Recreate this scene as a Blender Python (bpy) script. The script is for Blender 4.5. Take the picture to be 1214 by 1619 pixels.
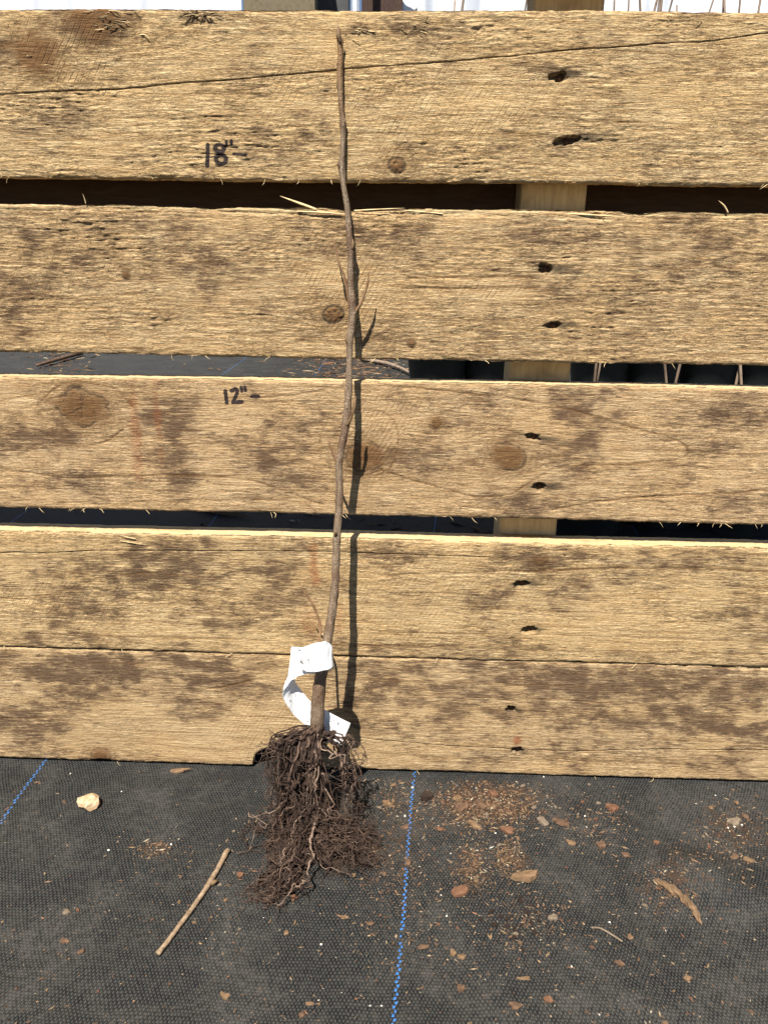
import bpy, math, random
import numpy as np
from mathutils import Matrix, Vector

IN = 0.0254                      # everything below is measured in inches, built in metres
sc = bpy.context.scene
for o in list(bpy.data.objects): bpy.data.objects.remove(o)
COL = sc.collection

# ------------------------------------------------------------------ camera
F_PX, CAM_D, CAM_H, YAW, PITCH, ROLL = 1216.0, 20.5834, 15.9191, -0.028228, 0.332563, 0.013237
def cam_rot():
    cy, sy, cp, sp = math.cos(YAW), math.sin(YAW), math.cos(PITCH), math.sin(PITCH)
    f = np.array([sy*cp, cy*cp, -sp]); r = np.array([cy, -sy, 0.0]); u = np.cross(r, f)
    c, s = math.cos(ROLL), math.sin(ROLL)
    return np.array([c*r + s*u, -s*r + c*u, f])
CR = cam_rot(); CP = np.array([0.0, -CAM_D, CAM_H])
cam = bpy.data.cameras.new('camera'); camo = bpy.data.objects.new('camera', cam); COL.objects.link(camo)
M4 = Matrix(((CR[0][0], CR[1][0], -CR[2][0], CP[0]*IN), (CR[0][1], CR[1][1], -CR[2][1], CP[1]*IN),
             (CR[0][2], CR[1][2], -CR[2][2], CP[2]*IN), (0, 0, 0, 1)))
camo.matrix_world = M4
cam.sensor_fit = 'VERTICAL'; cam.sensor_height = 36.0; cam.sensor_width = 27.0
cam.lens = F_PX/1619*36.0; cam.clip_start = 0.01; cam.clip_end = 500
sc.camera = camo

# ------------------------------------------------------------------ light
SUN = Vector((-0.28, -1.0, 1.77)).normalized()          # towards the sun
el = math.asin(SUN.z); az = math.atan2(SUN.x, SUN.y)
w = bpy.data.worlds.new('World'); sc.world = w; w.use_nodes = True
nt = w.node_tree; nt.nodes.clear()
sky = nt.nodes.new('ShaderNodeTexSky'); sky.sky_type = 'NISHITA'; sky.sun_disc = False
sky.sun_elevation = el; sky.sun_rotation = az; sky.air_density = 0.8; sky.dust_density = 0.2; sky.ozone_density = 1.0
bg = nt.nodes.new('ShaderNodeBackground'); bg.inputs[1].default_value = 0.05
wo = nt.nodes.new('ShaderNodeOutputWorld')
nt.links.new(sky.outputs[0], bg.inputs[0]); nt.links.new(bg.outputs[0], wo.inputs[0])
sl = bpy.data.lights.new('sun', 'SUN'); sl.energy = 5.0; sl.angle = math.radians(0.5); sl.color = (1.0, 0.95, 0.86)
so = bpy.data.objects.new('sun', sl); COL.objects.link(so)
so.rotation_euler = SUN.to_track_quat('Z', 'Y').to_euler(); so.location = (-1, -2, 4)
vs = sc.view_settings; vs.view_transform = 'Standard'; vs.look = 'None'; vs.exposure = 1.0; vs.gamma = 1.0
vs.use_curve_mapping = False

# ------------------------------------------------------------------ helpers
def ray(u, v):
    return CR.T @ np.array([(u-607)/F_PX, -(v-809.5)/F_PX, 1.0])
def at(u, v, s=0.0):            # the point s inches in front of the board faces seen at a photo position
    d = ray(u, v); t = (-s + CAM_D)/d[1]; return CP + t*d
def gnd(u, v):                  # the point of the ground seen at a photo position
    d = ray(u, v); t = -CAM_H/d[2]; return CP + t*d
rng = np.random.default_rng(7); random.seed(7)

def _hash(ix, iy, seed):
    h = (ix.astype(np.int64)*374761393 + iy.astype(np.int64)*668265263 + seed*1442695041) & 0xffffffff
    h = ((h ^ (h >> 13))*1274126177) & 0xffffffff
    return ((h ^ (h >> 16)) & 0xffff)/65535.0
def pn(x, y, seed=0):           # gradient noise, about -1..1
    x = np.asarray(x, float); y = np.asarray(y, float)
    ix = np.floor(x); iy = np.floor(y); fx = x-ix; fy = y-iy
    u = fx*fx*fx*(fx*(fx*6-15)+10); v = fy*fy*fy*(fy*(fy*6-15)+10)
    def g(a, b):
        t = _hash(ix+a, iy+b, seed)*2*np.pi
        return np.cos(t)*(fx-a) + np.sin(t)*(fy-b)
    n0 = g(0, 0)*(1-u) + g(1, 0)*u; n1 = g(0, 1)*(1-u) + g(1, 1)*u
    return (n0*(1-v) + n1*v)*1.5
def fbm(x, y, seed=0, o=4):
    r = 0; a = 1.0
    for k in range(o): r = r + a*pn(x*2**k, y*2**k, seed+k*17); a *= .5
    return r
def sstep(a, b, x):
    t = np.clip((x-a)/(b-a), 0, 1); return t*t*(3-2*t)

def link(o, parent=None):
    COL.objects.link(o)
    if parent is not None: o.parent = parent
    return o
def mesh_obj(name, verts, faces, mat, parent=None, smooth=True, origin=None):
    me = bpy.data.meshes.new(name); v = np.asarray(verts, float)*IN
    o = bpy.data.objects.new(name, me)
    if origin is not None:
        v = v - np.asarray(origin)*IN; o.location = Vector(np.asarray(origin)*IN)
    if isinstance(faces, np.ndarray):
        n, k = faces.shape
        me.vertices.add(len(v)); me.vertices.foreach_set('co', v.astype(np.float32).ravel())
        me.loops.add(n*k); me.loops.foreach_set('vertex_index', faces.astype(np.int32).ravel())
        me.polygons.add(n); me.polygons.foreach_set('loop_start', np.arange(0, n*k, k, dtype=np.int32))
        me.update(calc_edges=True)
    else:
        me.from_pydata([tuple(p) for p in v], [], faces); me.update()
    me.polygons.foreach_set('use_smooth', np.full(len(me.polygons), smooth))
    if mat: me.materials.append(mat)
    return link(o, parent)
def attr(o, name, rgb):
    a = o.data.attributes.new(name, 'FLOAT_COLOR', 'POINT')
    rgba = np.ones((len(o.data.vertices), 4), np.float32); rgba[:, :rgb.shape[1]] = rgb
    a.data.foreach_set('color', rgba.ravel())
def tag(o, label=None, cat=None, group=None, kind=None):
    if label: o['label'] = label
    if cat: o['category'] = cat
    if group: o['group'] = group
    if kind: o['kind'] = kind
    return o
def empty(name, loc):
    o = bpy.data.objects.new(name, None); o.location = Vector(np.asarray(loc)*IN); o.empty_display_size = .02
    return link(o)
def adopt(o, parent):           # parent that keeps the world place
    o.parent = parent; o.location = o.location - parent.location; return o

def catmull(P, n):
    P = np.asarray(P, float); Q = np.vstack([2*P[0]-P[1], P, 2*P[-1]-P[-2]])
    d = np.r_[0, np.cumsum(np.linalg.norm(np.diff(P[:, :3], axis=0), axis=1)+1e-6)]
    t = np.linspace(0, d[-1], n); out = []
    for tt in t:
        i = min(np.searchsorted(d, tt, 'right')-1, len(P)-2); f = (tt-d[i])/(d[i+1]-d[i])
        a, b, c, e = Q[i], Q[i+1], Q[i+2], Q[i+3]
        out.append(.5*((2*b) + (-a+c)*f + (2*a-5*b+4*c-e)*f*f + (-a+3*b-3*c+e)*f**3))
    return np.array(out)
def tube(P, r, segs=8, lump=0.0, cap=True, seed=0):
    P = np.asarray(P, float); n = len(P); r = np.broadcast_to(r, (n,)).astype(float)
    T = np.gradient(P, axis=0); T /= np.linalg.norm(T, axis=1)[:, None]+1e-12
    a = np.cross(T[0], [0.3, 1, .2]); a /= np.linalg.norm(a)
    V = []; th = np.arange(segs)/segs*2*np.pi; K = np.ones((n, segs))
    if lump: K = 1 + lump*pn(np.cos(th)[None]*1.3+np.arange(n)[:, None]*.35, np.sin(th)[None]*1.3+seed*3.1+np.zeros((n, 1)), seed)
    for i in range(n):
        a = a - T[i]*np.dot(a, T[i]); a /= np.linalg.norm(a)+1e-12
        b = np.cross(T[i], a); k = K[i]
        V.append(P[i] + (r[i]*k*np.cos(th))[:, None]*a + (r[i]*k*np.sin(th))[:, None]*b)
    V = np.vstack(V); F = []
    i0 = np.arange(n-1)[:, None]*segs; j = np.arange(segs)[None]; j2 = (j+1) % segs
    F = np.stack([i0+j, i0+j2, i0+segs+j2, i0+segs+j], -1).reshape(-1, 4)
    if cap:
        V = np.vstack([V, P[0]-T[0]*r[0]*.2, P[-1]+T[-1]*r[-1]*.4]); c0 = n*segs; c1 = c0+1
        jj = np.arange(segs); k2 = (jj+1) % segs
        F = np.vstack([F, np.stack([k2, jj, np.full(segs, c0), np.full(segs, c0)], -1),
                       np.stack([(n-1)*segs+jj, (n-1)*segs+k2, np.full(segs, c1), np.full(segs, c1)], -1)])
    fl = [tuple(f) if f[2] != f[3] else tuple(f[:3]) for f in F.tolist()]
    return V, fl

# ------------------------------------------------------------------ node helpers
class NT:
    def __init__(s, name):
        s.m = bpy.data.materials.new(name); s.m.use_nodes = True; s.t = s.m.node_tree; s.n = s.t.nodes; s.n.clear()
        s.out = s.n.new('ShaderNodeOutputMaterial'); s.b = s.n.new('ShaderNodeBsdfPrincipled')
        s.t.links.new(s.b.outputs[0], s.out.inputs[0])
    def put(s, sock, v):
        if hasattr(v, 'is_output'): s.t.links.new(v, sock)
        elif v is not None:
            if sock.type == 'RGBA' and len(v) == 3: v = (*v, 1)
            sock.default_value = v
    def math(s, op, a, b=None, c=None, clamp=False):
        n = s.n.new('ShaderNodeMath'); n.operation = op; n.use_clamp = clamp
        for i, v in enumerate((a, b, c)):
            if v is not None: s.put(n.inputs[i], v)
        return n.outputs[0]
    def vec(s, op, a, b=None, scale=None):
        n = s.n.new('ShaderNodeVectorMath'); n.operation = op; s.put(n.inputs[0], a)
        if b is not None: s.put(n.inputs[1], b)
        if scale is not None: s.put(n.inputs[3], scale)
        return n.outputs['Value'] if op in ('LENGTH', 'DOT_PRODUCT', 'DISTANCE') else n.outputs['Vector']
    def mix(s, f, a, b, mode='MIX'):
        n = s.n.new('ShaderNodeMix'); n.data_type = 'RGBA'; n.blend_type = mode
        s.put(n.inputs[0], f); s.put(n.inputs[6], a); s.put(n.inputs[7], b); return n.outputs[2]
    def noise(s, vec, scale=1.0, detail=3.0, rough=.55, dist=0.0):
        n = s.n.new('ShaderNodeTexNoise'); s.put(n.inputs['Vector'], vec); s.put(n.inputs['Scale'], scale)
        s.put(n.inputs['Detail'], detail); s.put(n.inputs['Roughness'], rough); s.put(n.inputs['Distortion'], dist)
        return n.outputs[0]
    def ramp(s, f, lo, hi, a=0.0, b=1.0):
        n = s.n.new('ShaderNodeMapRange'); n.interpolation_type = 'SMOOTHSTEP'
        for i, v in enumerate((f, lo, hi, a, b)): s.put(n.inputs[i], v)
        return n.outputs[0]
    def inches(s):
        n = s.n.new('ShaderNodeTexCoord')
        return s.vec('SCALE', n.outputs['Object'], scale=1/IN)
    def attr(s, name):
        n = s.n.new('ShaderNodeAttribute'); n.attribute_name = name; return n
    def sep(s, v):
        n = s.n.new('ShaderNodeSeparateXYZ'); s.put(n.inputs[0], v); return n.outputs
    def comb(s, x, y, z=0.0):
        n = s.n.new('ShaderNodeCombineXYZ'); s.put(n.inputs[0], x); s.put(n.inputs[1], y); s.put(n.inputs[2], z); return n.outputs[0]
    def finish(s, col, rough=.85, spec=.2, bump=None, bstr=.5, bdist=.02):
        s.put(s.b.inputs['Base Color'], col); s.put(s.b.inputs['Roughness'], rough); s.put(s.b.inputs['Specular IOR Level'], spec)
        if bump is not None:
            n = s.n.new('ShaderNodeBump'); n.inputs['Strength'].default_value = bstr; n.inputs['Distance'].default_value = bdist*IN
            s.put(n.inputs['Height'], bump); s.t.links.new(n.outputs[0], s.b.inputs['Normal'])
        return s.m

def wood_material(name, light, mid, ink=None, warm=0.0):
    s = NT(name); p = s.inches(); A = s.attr('A'); B = s.attr('B')
    a = s.sep(A.outputs['Vector']); b = s.sep(B.outputs['Vector'])
    fib = s.noise(s.vec('MULTIPLY', p, (1.3, 3, 17)), 1.0, 6, .68, .25)
    fine = s.noise(s.vec('MULTIPLY', p, (4, 10, 42)), 1.0, 4, .65, .3)
    big = s.noise(s.vec('MULTIPLY', p, (.35, 1, 1.1)), 1.0, 3, .5)
    col = s.mix(s.ramp(fib, .3, .7), mid, light)
    col = s.mix(s.math('MULTIPLY', s.ramp(big, .38, .68), .5), col, (light[0]*.84, light[1]*.74, light[2]*.62))
    col = s.mix(s.math('MULTIPLY', s.ramp(fine, .53, .70), .42), col, (.17, .102, .05))
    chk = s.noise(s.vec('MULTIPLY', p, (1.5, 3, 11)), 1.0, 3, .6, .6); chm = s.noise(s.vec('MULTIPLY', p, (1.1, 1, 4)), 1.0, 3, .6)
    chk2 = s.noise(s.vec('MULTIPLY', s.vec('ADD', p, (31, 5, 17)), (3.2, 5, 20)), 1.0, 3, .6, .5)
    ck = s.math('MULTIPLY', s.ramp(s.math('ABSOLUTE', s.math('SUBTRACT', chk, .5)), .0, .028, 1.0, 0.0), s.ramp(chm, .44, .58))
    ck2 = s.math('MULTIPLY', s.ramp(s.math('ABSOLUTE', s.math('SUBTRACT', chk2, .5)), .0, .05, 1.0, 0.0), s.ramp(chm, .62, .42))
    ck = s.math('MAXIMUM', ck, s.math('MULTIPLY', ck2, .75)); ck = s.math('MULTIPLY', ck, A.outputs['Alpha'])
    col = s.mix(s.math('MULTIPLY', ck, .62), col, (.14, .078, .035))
    lg = s.noise(s.vec('MULTIPLY', p, (.22, 2, 19)), 1.0, 5, .6, .15); col = s.mix(s.ramp(lg, .52, .68, 0, .42), col, (.30, .185, .085)); col = s.mix(s.ramp(lg, .46, .32, 0, .35), col, (.80, .63, .38))
    # dirt: mottled, sits in the grain
    grit = s.noise(s.vec('MULTIPLY', p, (1.5, 2.4, 4.0)), 1.0, 9, .78)
    grit2 = s.noise(s.vec('MULTIPLY', p, (2.0, 4, 22)), 1.0, 5, .7)
    g = s.math('ADD', s.math('MULTIPLY', grit, .72), s.math('MULTIPLY', grit2, .72))
    st = s.math('ADD', a[0], s.math('MULTIPLY', s.math('SUBTRACT', g, .7), 3.2))
    st = s.math('MULTIPLY', s.ramp(st, .17, 1.05), .89)
    col = s.mix(st, col, (.098, .058, .036))
    # saw marks slanting over the faces
    sx, _, sz = s.sep(p)[:]
    ph = s.math('ADD', s.math('MULTIPLY', s.math('SUBTRACT', s.math('MULTIPLY', sx, .87), s.math('MULTIPLY', sz, .5)), 8.2), s.math('MULTIPLY', big, 1.2))
    ln = s.ramp(s.math('ABSOLUTE', s.math('SUBTRACT', s.math('FRACT', ph), .5)), .0, .17, 1.0, 0.0)
    ln = s.math('MULTIPLY', s.math('MULTIPLY', ln, B.outputs['Alpha']), s.ramp(chm, .40, .60, .15, 1.0))
    col = s.mix(s.math('MULTIPLY', ln, .42), col, (.20, .12, .055))
    # growth rings and knots
    col = s.mix(s.math('MULTIPLY', a[1], .8, clamp=True), col, (.15, .08, .034))
    col = s.mix(s.math('MULTIPLY', s.math('MULTIPLY', a[2], s.ramp(fib, .2, .7, .5, 1.0)), .92), col, (.165, .086, .036))
    col = s.mix(s.math('MULTIPLY', b[2], .6), col, (.30, .085, .03))
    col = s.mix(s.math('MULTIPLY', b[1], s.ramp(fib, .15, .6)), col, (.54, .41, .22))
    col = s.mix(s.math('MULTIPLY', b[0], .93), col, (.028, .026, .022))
    if ink:
        x, y, z = s.sep(p)[:]
        wob = s.noise(s.vec('MULTIPLY', p, (5, 5, 14)), 1.0, 3, .6)
        q = s.comb(x, z, 0.0); ds = []
        for it in ink:
            if it[0] == 'seg':
                pa = s.vec('SUBTRACT', q, (*it[1], 0)); ba = Vector((*it[2], 0))-Vector((*it[1], 0))
                h = s.math('DIVIDE', s.vec('DOT_PRODUCT', pa, tuple(ba)), ba.length_squared, clamp=True)
                d = s.vec('LENGTH', s.vec('SUBTRACT', pa, s.vec('SCALE', tuple(ba), scale=h)))
            else:
                e = s.vec('DIVIDE', s.vec('SUBTRACT', q, (*it[1], 0)), (*it[2], 1))
                d = s.math('MULTIPLY', s.math('ABSOLUTE', s.math('SUBTRACT', s.vec('LENGTH', e), 1.0)), min(it[2]))
            ds.append(s.math('SUBTRACT', d, it[3]))
        d = ds[0]
        for k in ds[1:]: d = s.math('MINIMUM', d, k)
        d = s.math('ADD', d, s.math('MULTIPLY', s.math('SUBTRACT', wob, .5), .05))
        col = s.mix(s.ramp(d, -.012, .016, .93, 0.0), col, (.012, .010, .018))
    bh = s.math('SUBTRACT', s.math('ADD', s.math('MULTIPLY', fib, .7), s.math('MULTIPLY', fine, .6)), s.math('ADD', s.math('MULTIPLY', ck, .5), s.math('MULTIPLY', ln, .35)))
    return s.finish(col, .88, .15, bh, 1.0, .06)

def plain_wood(name, c1, c2, sc3=(2, 14, 14)):
    s = NT(name); p = s.inches()
    f = s.noise(s.vec('MULTIPLY', p, sc3), 1.0, 4, .6); g = s.noise(p, .9, 3, .6)
    col = s.mix(s.ramp(f, .3, .7), c1, c2); col = s.mix(s.math('MULTIPLY', s.ramp(g, .5, .75), .5), col, (.1, .065, .035))
    return s.finish(col, .85, .2, f, .5, .03)
def bark_mat(name, c1, c2, c3, scale=4.0, stretch=(1, 1, .35), bstr=.5, rough=.75):
    s = NT(name); p = s.inches()
    f = s.noise(s.vec('MULTIPLY', p, stretch), scale, 4, .65); g = s.noise(p, scale*4, 3, .6)
    col = s.mix(s.ramp(f, .32, .68), c1, c2); col = s.mix(s.ramp(g, .55, .75, 0, .8), col, c3)
    return s.finish(col, rough, .3, s.math('ADD', f, g), bstr, .02)

# ------------------------------------------------------------------ ground: woven weed fabric
def gh(x, y):
    x = np.asarray(x, float); y = np.asarray(y, float)
    h = .10*pn(x/5.2, y/4.1, 3) + .035*pn(x/1.9, y/1.5, 5)
    h = h*sstep(.6, -1.2, y)                                  # pulled flat where the pallet stands and behind
    # a stone-sized lump under the sheet and the folds that run off it
    d2 = ((x-8.1)/1.25)**2 + ((y+4.1)/.95)**2; h = h + .6*np.exp(-d2*1.1)
    def fold(x0, y0, x1, y1, wd, a):
        dx, dy = x1-x0, y1-y0; L2 = dx*dx+dy*dy
        t = np.clip(((x-x0)*dx+(y-y0)*dy)/L2, 0, 1); d = np.hypot(x-x0-t*dx, y-y0-t*dy)
        return a*np.exp(-(d/wd)**2)*np.sin(np.pi*np.clip(t*.96+.02, 0, 1))**.6
    h = h + fold(6.1, -3.6, 5.4, -8.6, .20, .13) + fold(8.4, -4.4, 12.4, -5.9, .30, .14) + fold(7.2, -3.8, 6.6, -1.6, .45, .12)
    h = h + fold(-6.5, -1.0, -3.2, -.5, .35, .08) + fold(-7.6, -1.4, -4.4, -3.2, .55, .06) + fold(-12, -6.5, -5, -10.5, .7, .07)
    return h - .02
def fabric_material():
    s = NT('woven_fabric'); p = s.inches(); x, y, z = s.sep(p)[:]
    wx = s.noise(p, .55, 2, .5); wy = s.noise(s.vec('ADD', p, (40, 7, 0)), .55, 2, .5)
    u = s.math('MULTIPLY', s.math('ADD', x, s.math('MULTIPLY', wx, .30)), 22.0)
    v = s.math('MULTIPLY', s.math('ADD', y, s.math('MULTIPLY', wy, .30)), 12.0)
    fu = s.math('FRACT', u); fv = s.math('FRACT', v)
    par = s.math('MODULO', s.math('ABSOLUTE', s.math('ADD', s.math('FLOOR', u), s.math('FLOOR', v))), 2.0)
    par = s.math('GREATER_THAN', par, .5)
    su = s.math('SINE', s.math('MULTIPLY', fu, math.pi)); sv = s.math('SINE', s.math('MULTIPLY', fv, math.pi))
    ha = s.math('MULTIPLY', s.math('POWER', su, .5), s.math('ADD', .35, s.math('MULTIPLY', sv, .65)))
    hb = s.math('MULTIPLY', s.math('POWER', sv, .5), s.math('ADD', .35, s.math('MULTIPLY', su, .65)))
    n = s.n.new('ShaderNodeMix'); s.put(n.inputs[0], par); s.put(n.inputs[2], ha); s.put(n.inputs[3], s.math('MULTIPLY', hb, .55)); h = n.outputs[0]
    n1 = s.noise(p, .32, 5, .6, .4); n2 = s.noise(p, 1.6, 8, .75); n3 = s.noise(p, 9, 3, .6)
    thread = s.mix(par, (.042, .043, .043), (.0115, .012, .0125))
    thread = s.mix(s.ramp(n3, .35, .7, 0, .5), thread, (.070, .068, .062))
    col = s.mix(s.ramp(h, .08, .6), (.004, .004, .004), thread)
    dust = s.math('MULTIPLY', s.ramp(s.math('ADD', s.math('MULTIPLY', n1, .5), s.math('MULTIPLY', n2, .5)), .42, .66), s.ramp(n3, .25, .75, .3, 1.0))
    col = s.mix(s.math('MULTIPLY', dust, .48), col, (.102, .095, .084))
    so_ = None
    for cx, cy_, rx, ry, k in ((gnd(770, 1270)[0], gnd(770, 1270)[1], 2.3, 1.6, 1.0), (gnd(745, 1375)[0], gnd(745, 1375)[1], .8, 1.3, .8), (gnd(810, 1365)[0], gnd(810, 1365)[1], .9, 1.0, .8), (gnd(620, 1330)[0], gnd(620, 1330)[1], 2.0, 2.6, .55), (gnd(1160, 1310)[0], gnd(1160, 1310)[1], 1.4, 1.4, .7), (gnd(1060, 1410)[0], gnd(1060, 1410)[1], 1.6, 1.2, .6), (gnd(850, 1215)[0], gnd(850, 1215)[1], 3.5, .5, .7), (gnd(245, 1341)[0], gnd(245, 1341)[1], .8, .5, .6)):
        d_ = s.vec('LENGTH', s.vec('DIVIDE', s.vec('SUBTRACT', s.comb(x, y, 0), (cx, cy_, 0)), (rx, ry, 1))); g_ = s.ramp(d_, .1, 1.3, k, 0)
        so_ = g_ if so_ is None else s.math('MAXIMUM', so_, g_)
    n4 = s.noise(p, 4.5, 5, .7)
    so_ = s.ramp(s.math('ADD', so_, s.math('MULTIPLY', s.math('SUBTRACT', n4, .5), 3.4)), .45, .95)
    col = s.mix(s.math('MULTIPLY', so_, .8), col, s.mix(n3, (.028, .017, .011), (.072, .045, .030)))
    m = s.finish(col, s.ramp(dust, 0, 1, .7, .92), .06, h, .8, .018)
    return m
MAT_FAB = fabric_material()
def axis(segs):
    return np.unique(np.concatenate([np.arange(a, b, d) for a, b, d in segs] + [[segs[-1][1]]]))
gx = axis([(-600, -60, 60), (-60, -20, 4), (-20, 20, .16), (20, 60, 4), (60, 600, 60)])
gy = axis([(-200, -16, 23), (-16, 1, .14), (1, 30, 1), (30, 160, 10), (160, 700, 60)])
GX, GY = np.meshgrid(gx, gy); GZ = gh(GX, GY)
nx, ny = len(gx), len(gy)
ii = (np.arange(ny-1)[:, None]*nx + np.arange(nx-1)[None]).ravel()
ground = mesh_obj('ground', np.stack([GX.ravel(), GY.ravel(), GZ.ravel()], 1), np.stack([ii, ii+1, ii+nx+1, ii+nx], 1), MAT_FAB)
tag(ground, 'black woven weed fabric laid over the ground', 'ground', kind='structure')

s_ = NT('blue_thread'); p_ = s_.inches(); n_ = s_.noise(p_, 14, 2, .5); n2_ = s_.noise(p_, 1.5, 3, .6)
c_ = s_.mix(n_, (.022, .10, .30), (.04, .17, .46)); c_ = s_.mix(s_.ramp(n2_, .52, .72, 0, .7), c_, (.10, .10, .10))
MAT_BLUE = s_.finish(c_, .45, .4)
xs0 = gnd(655, 1220)[0]
def line_of(a, b):
    a, b = gnd(*a), gnd(*b); m = (b[0]-a[0])/(b[1]-a[1]); return a[0]-m*a[1], m
ST = {0: line_of((655, 1220), (622, 1619)), -1: line_of((70, 1205), (0, 1305))}
ST[-2] = (ST[-1][0]-11.97, ST[-1][1]); ST[1] = (ST[0][0]+11.97, ST[0][1])
for k in (-2, -1, 0, 1):
    V, Fc = [], []; y = -15.0; i = 0
    while y < 95:
        L = .105; x = ST[k][0] + ST[k][1]*y + .02*math.sin(y*.8+k) + (.022 if i % 2 else -.022)
        wv_ = rng.uniform(.7, 1.05); cx = [x-.032*wv_, x+.030*wv_, x+.042*wv_, x-.020*wv_]; cyy = [y, y+.012, y+L*.74, y+L*.70]
        y += L; i += 1
        if rng.random() < .07: continue
        base = len(V)
        for a, b_, up in zip(cx, cyy, (.004, .004, .004, .004)): V.append((a, b_, float(gh(a, b_))+up))
        m = (np.array(V[base])+np.array(V[base+2]))/2; V.append((m[0], m[1], m[2]+.014))
        Fc += [(base+j, base+(j+1) % 4, base+4) for j in range(4)]
    tag(mesh_obj('blue_stripe', V, Fc, MAT_BLUE, ground), 'blue guide stripe woven into the black fabric')

# ------------------------------------------------------------------ pallet
pallet = empty('wooden_pallet', (0, 0, 0))
tag(pallet, 'rough sawn wooden pallet standing on edge with five horizontal boards', 'pallet')
X0, X1, DX = -19.5, 20.5, .040
BT = .75
ZB = [(21.08, 17.43), (16.81, 13.09), (12.475, 8.69), (7.97, 4.155), (4.115, .06)]      # top, bottom
def W2(u, v): q = at(u, v); return q[0], q[2]
CRACK = {0: ([(0, 149), (204, 140), (306, 130), (444, 120), (541, 109), (620, 104), (792, 90), (924, 77), (1035, 70), (1106, 66), (1214, 52)], .10, .015, -99, 99),
         3: ([(0, 874), (102, 874), (153, 870), (317, 871), (460, 871), (620, 876), (900, 884), (1214, 900)], .05, .016, -99, 3.0),
         4: ([(300, 1150), (554, 1164), (600, 1169), (701, 1178), (802, 1184), (903, 1188), (1005, 1185), (1214, 1186)], .09, .016, -1.4, 99)}
# knots: u, v, radius px, rim crack, gritty centre, aureole stretch
KNOT = {0: [(628, 262, 13, .8, .9, 2.2), (150, 30, 34, .2, .5, 1.5), (60, 85, 30, .0, .1, 1.4)],
        1: [(527, 497, 14, 1., 1., 2.4), (200, 435, 7, .4, .6, 1.5), (650, 543, 6, .5, .6, 1.5)],
        2: [(130, 645, 32, .8, .15, 1.5), (575, 722, 27, .7, .05, 1.6), (802, 722, 25, .7, .1, 1.6), (690, 668, 10, .1, .3, 1.5)],
        3: [(855, 886, 9, .5, .4, 2.0), (690, 830, 8, .3, .2, 1.5)],
        4: [(160, 1196, 16, .4, .3, 1.3)]}
# dirt patches: u, v, half width, half height, strength
DIRT = {0: [(165, 42, 60, 34, .9), (310, 22, 40, 12, .8), (30, 90, 60, 30, .45), (470, 210, 90, 26, .35), (660, 45, 50, 22, .5), (560, 50, 30, 12, .6), (1110, 25, 40, 12, .5),
            (90, 190, 90, 30, .25), (850, 110, 70, 14, .45), (980, 180, 80, 50, .15), (640, 215, 50, 40, .3), (1180, 180, 60, 40, .2)],
        1: [(90, 370, 120, 45, .55), (30, 470, 50, 70, .6), (270, 400, 60, 60, .4), (330, 430, 60, 50, .45), (470, 380, 80, 40, .35), (640, 370, 90, 34, .6), (880, 375, 90, 30, .55), (1100, 390, 130, 60, .5),
            (830, 480, 80, 60, .3), (990, 470, 80, 50, .3), (1190, 520, 60, 40, .35), (560, 540, 100, 20, .2), (140, 420, 40, 20, .4), (690, 500, 80, 30, .2)],
        2: [(50, 690, 55, 34, .8), (130, 650, 50, 40, .35), (270, 700, 42, 70, .8), (225, 640, 40, 50, .4), (285, 760, 24, 40, .6), (450, 690, 50, 50, .6), (460, 760, 60, 30, .35), (930, 650, 55, 52, .85), (900, 720, 50, 40, .5),
            (730, 650, 60, 40, .45), (620, 640, 50, 30, .3), (1180, 640, 60, 60, .45), (1100, 700, 60, 60, .3), (840, 795, 90, 22, .7), (650, 720, 70, 50, .4), (1010, 740, 60, 30, .3), (380, 720, 60, 60, .25), (80, 760, 80, 24, .4), (1170, 800, 60, 24, .4)],
        3: [(200, 900, 70, 50, .75), (100, 950, 80, 60, .6), (290, 890, 70, 60, .55), (330, 985, 70, 36, .5), (430, 880, 60, 44, .6), (430, 950, 60, 40, .45), (610, 870, 40, 30, .4), (760, 960, 46, 34, .75), (850, 880, 80, 24, .8), (890, 945, 34, 26, .6),
            (640, 940, 60, 50, .3), (1000, 920, 90, 40, .35), (1180, 960, 50, 50, .5), (600, 1020, 120, 16, .6), (810, 1015, 90, 20, .45), (120, 1010, 100, 16, .5), (1120, 880, 80, 24, .35), (700, 870, 50, 20, .4)],
        4: [(110, 1060, 130, 30, .9), (230, 1060, 120, 26, .7), (360, 1060, 90, 30, .6), (50, 1150, 70, 50, .75), (130, 1110, 60, 40, .5), (310, 1130, 36, 34, .6), (390, 1090, 60, 40, .45), (580, 1060, 80, 20, .6), (690, 1090, 120, 46, .5), (860, 1100, 120, 60, .6), (720, 1150, 80, 24, .35),
            (1000, 1090, 120, 50, .45), (1130, 1110, 100, 56, .65), (1060, 1150, 100, 24, .55), (1190, 1170, 50, 30, .7), (980, 1200, 140, 20, .45), (760, 1200, 120, 16, .45), (600, 1120, 50, 40, .5), (870, 1060, 200, 16, .4), (1150, 1215, 80, 14, .4)]}
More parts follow.
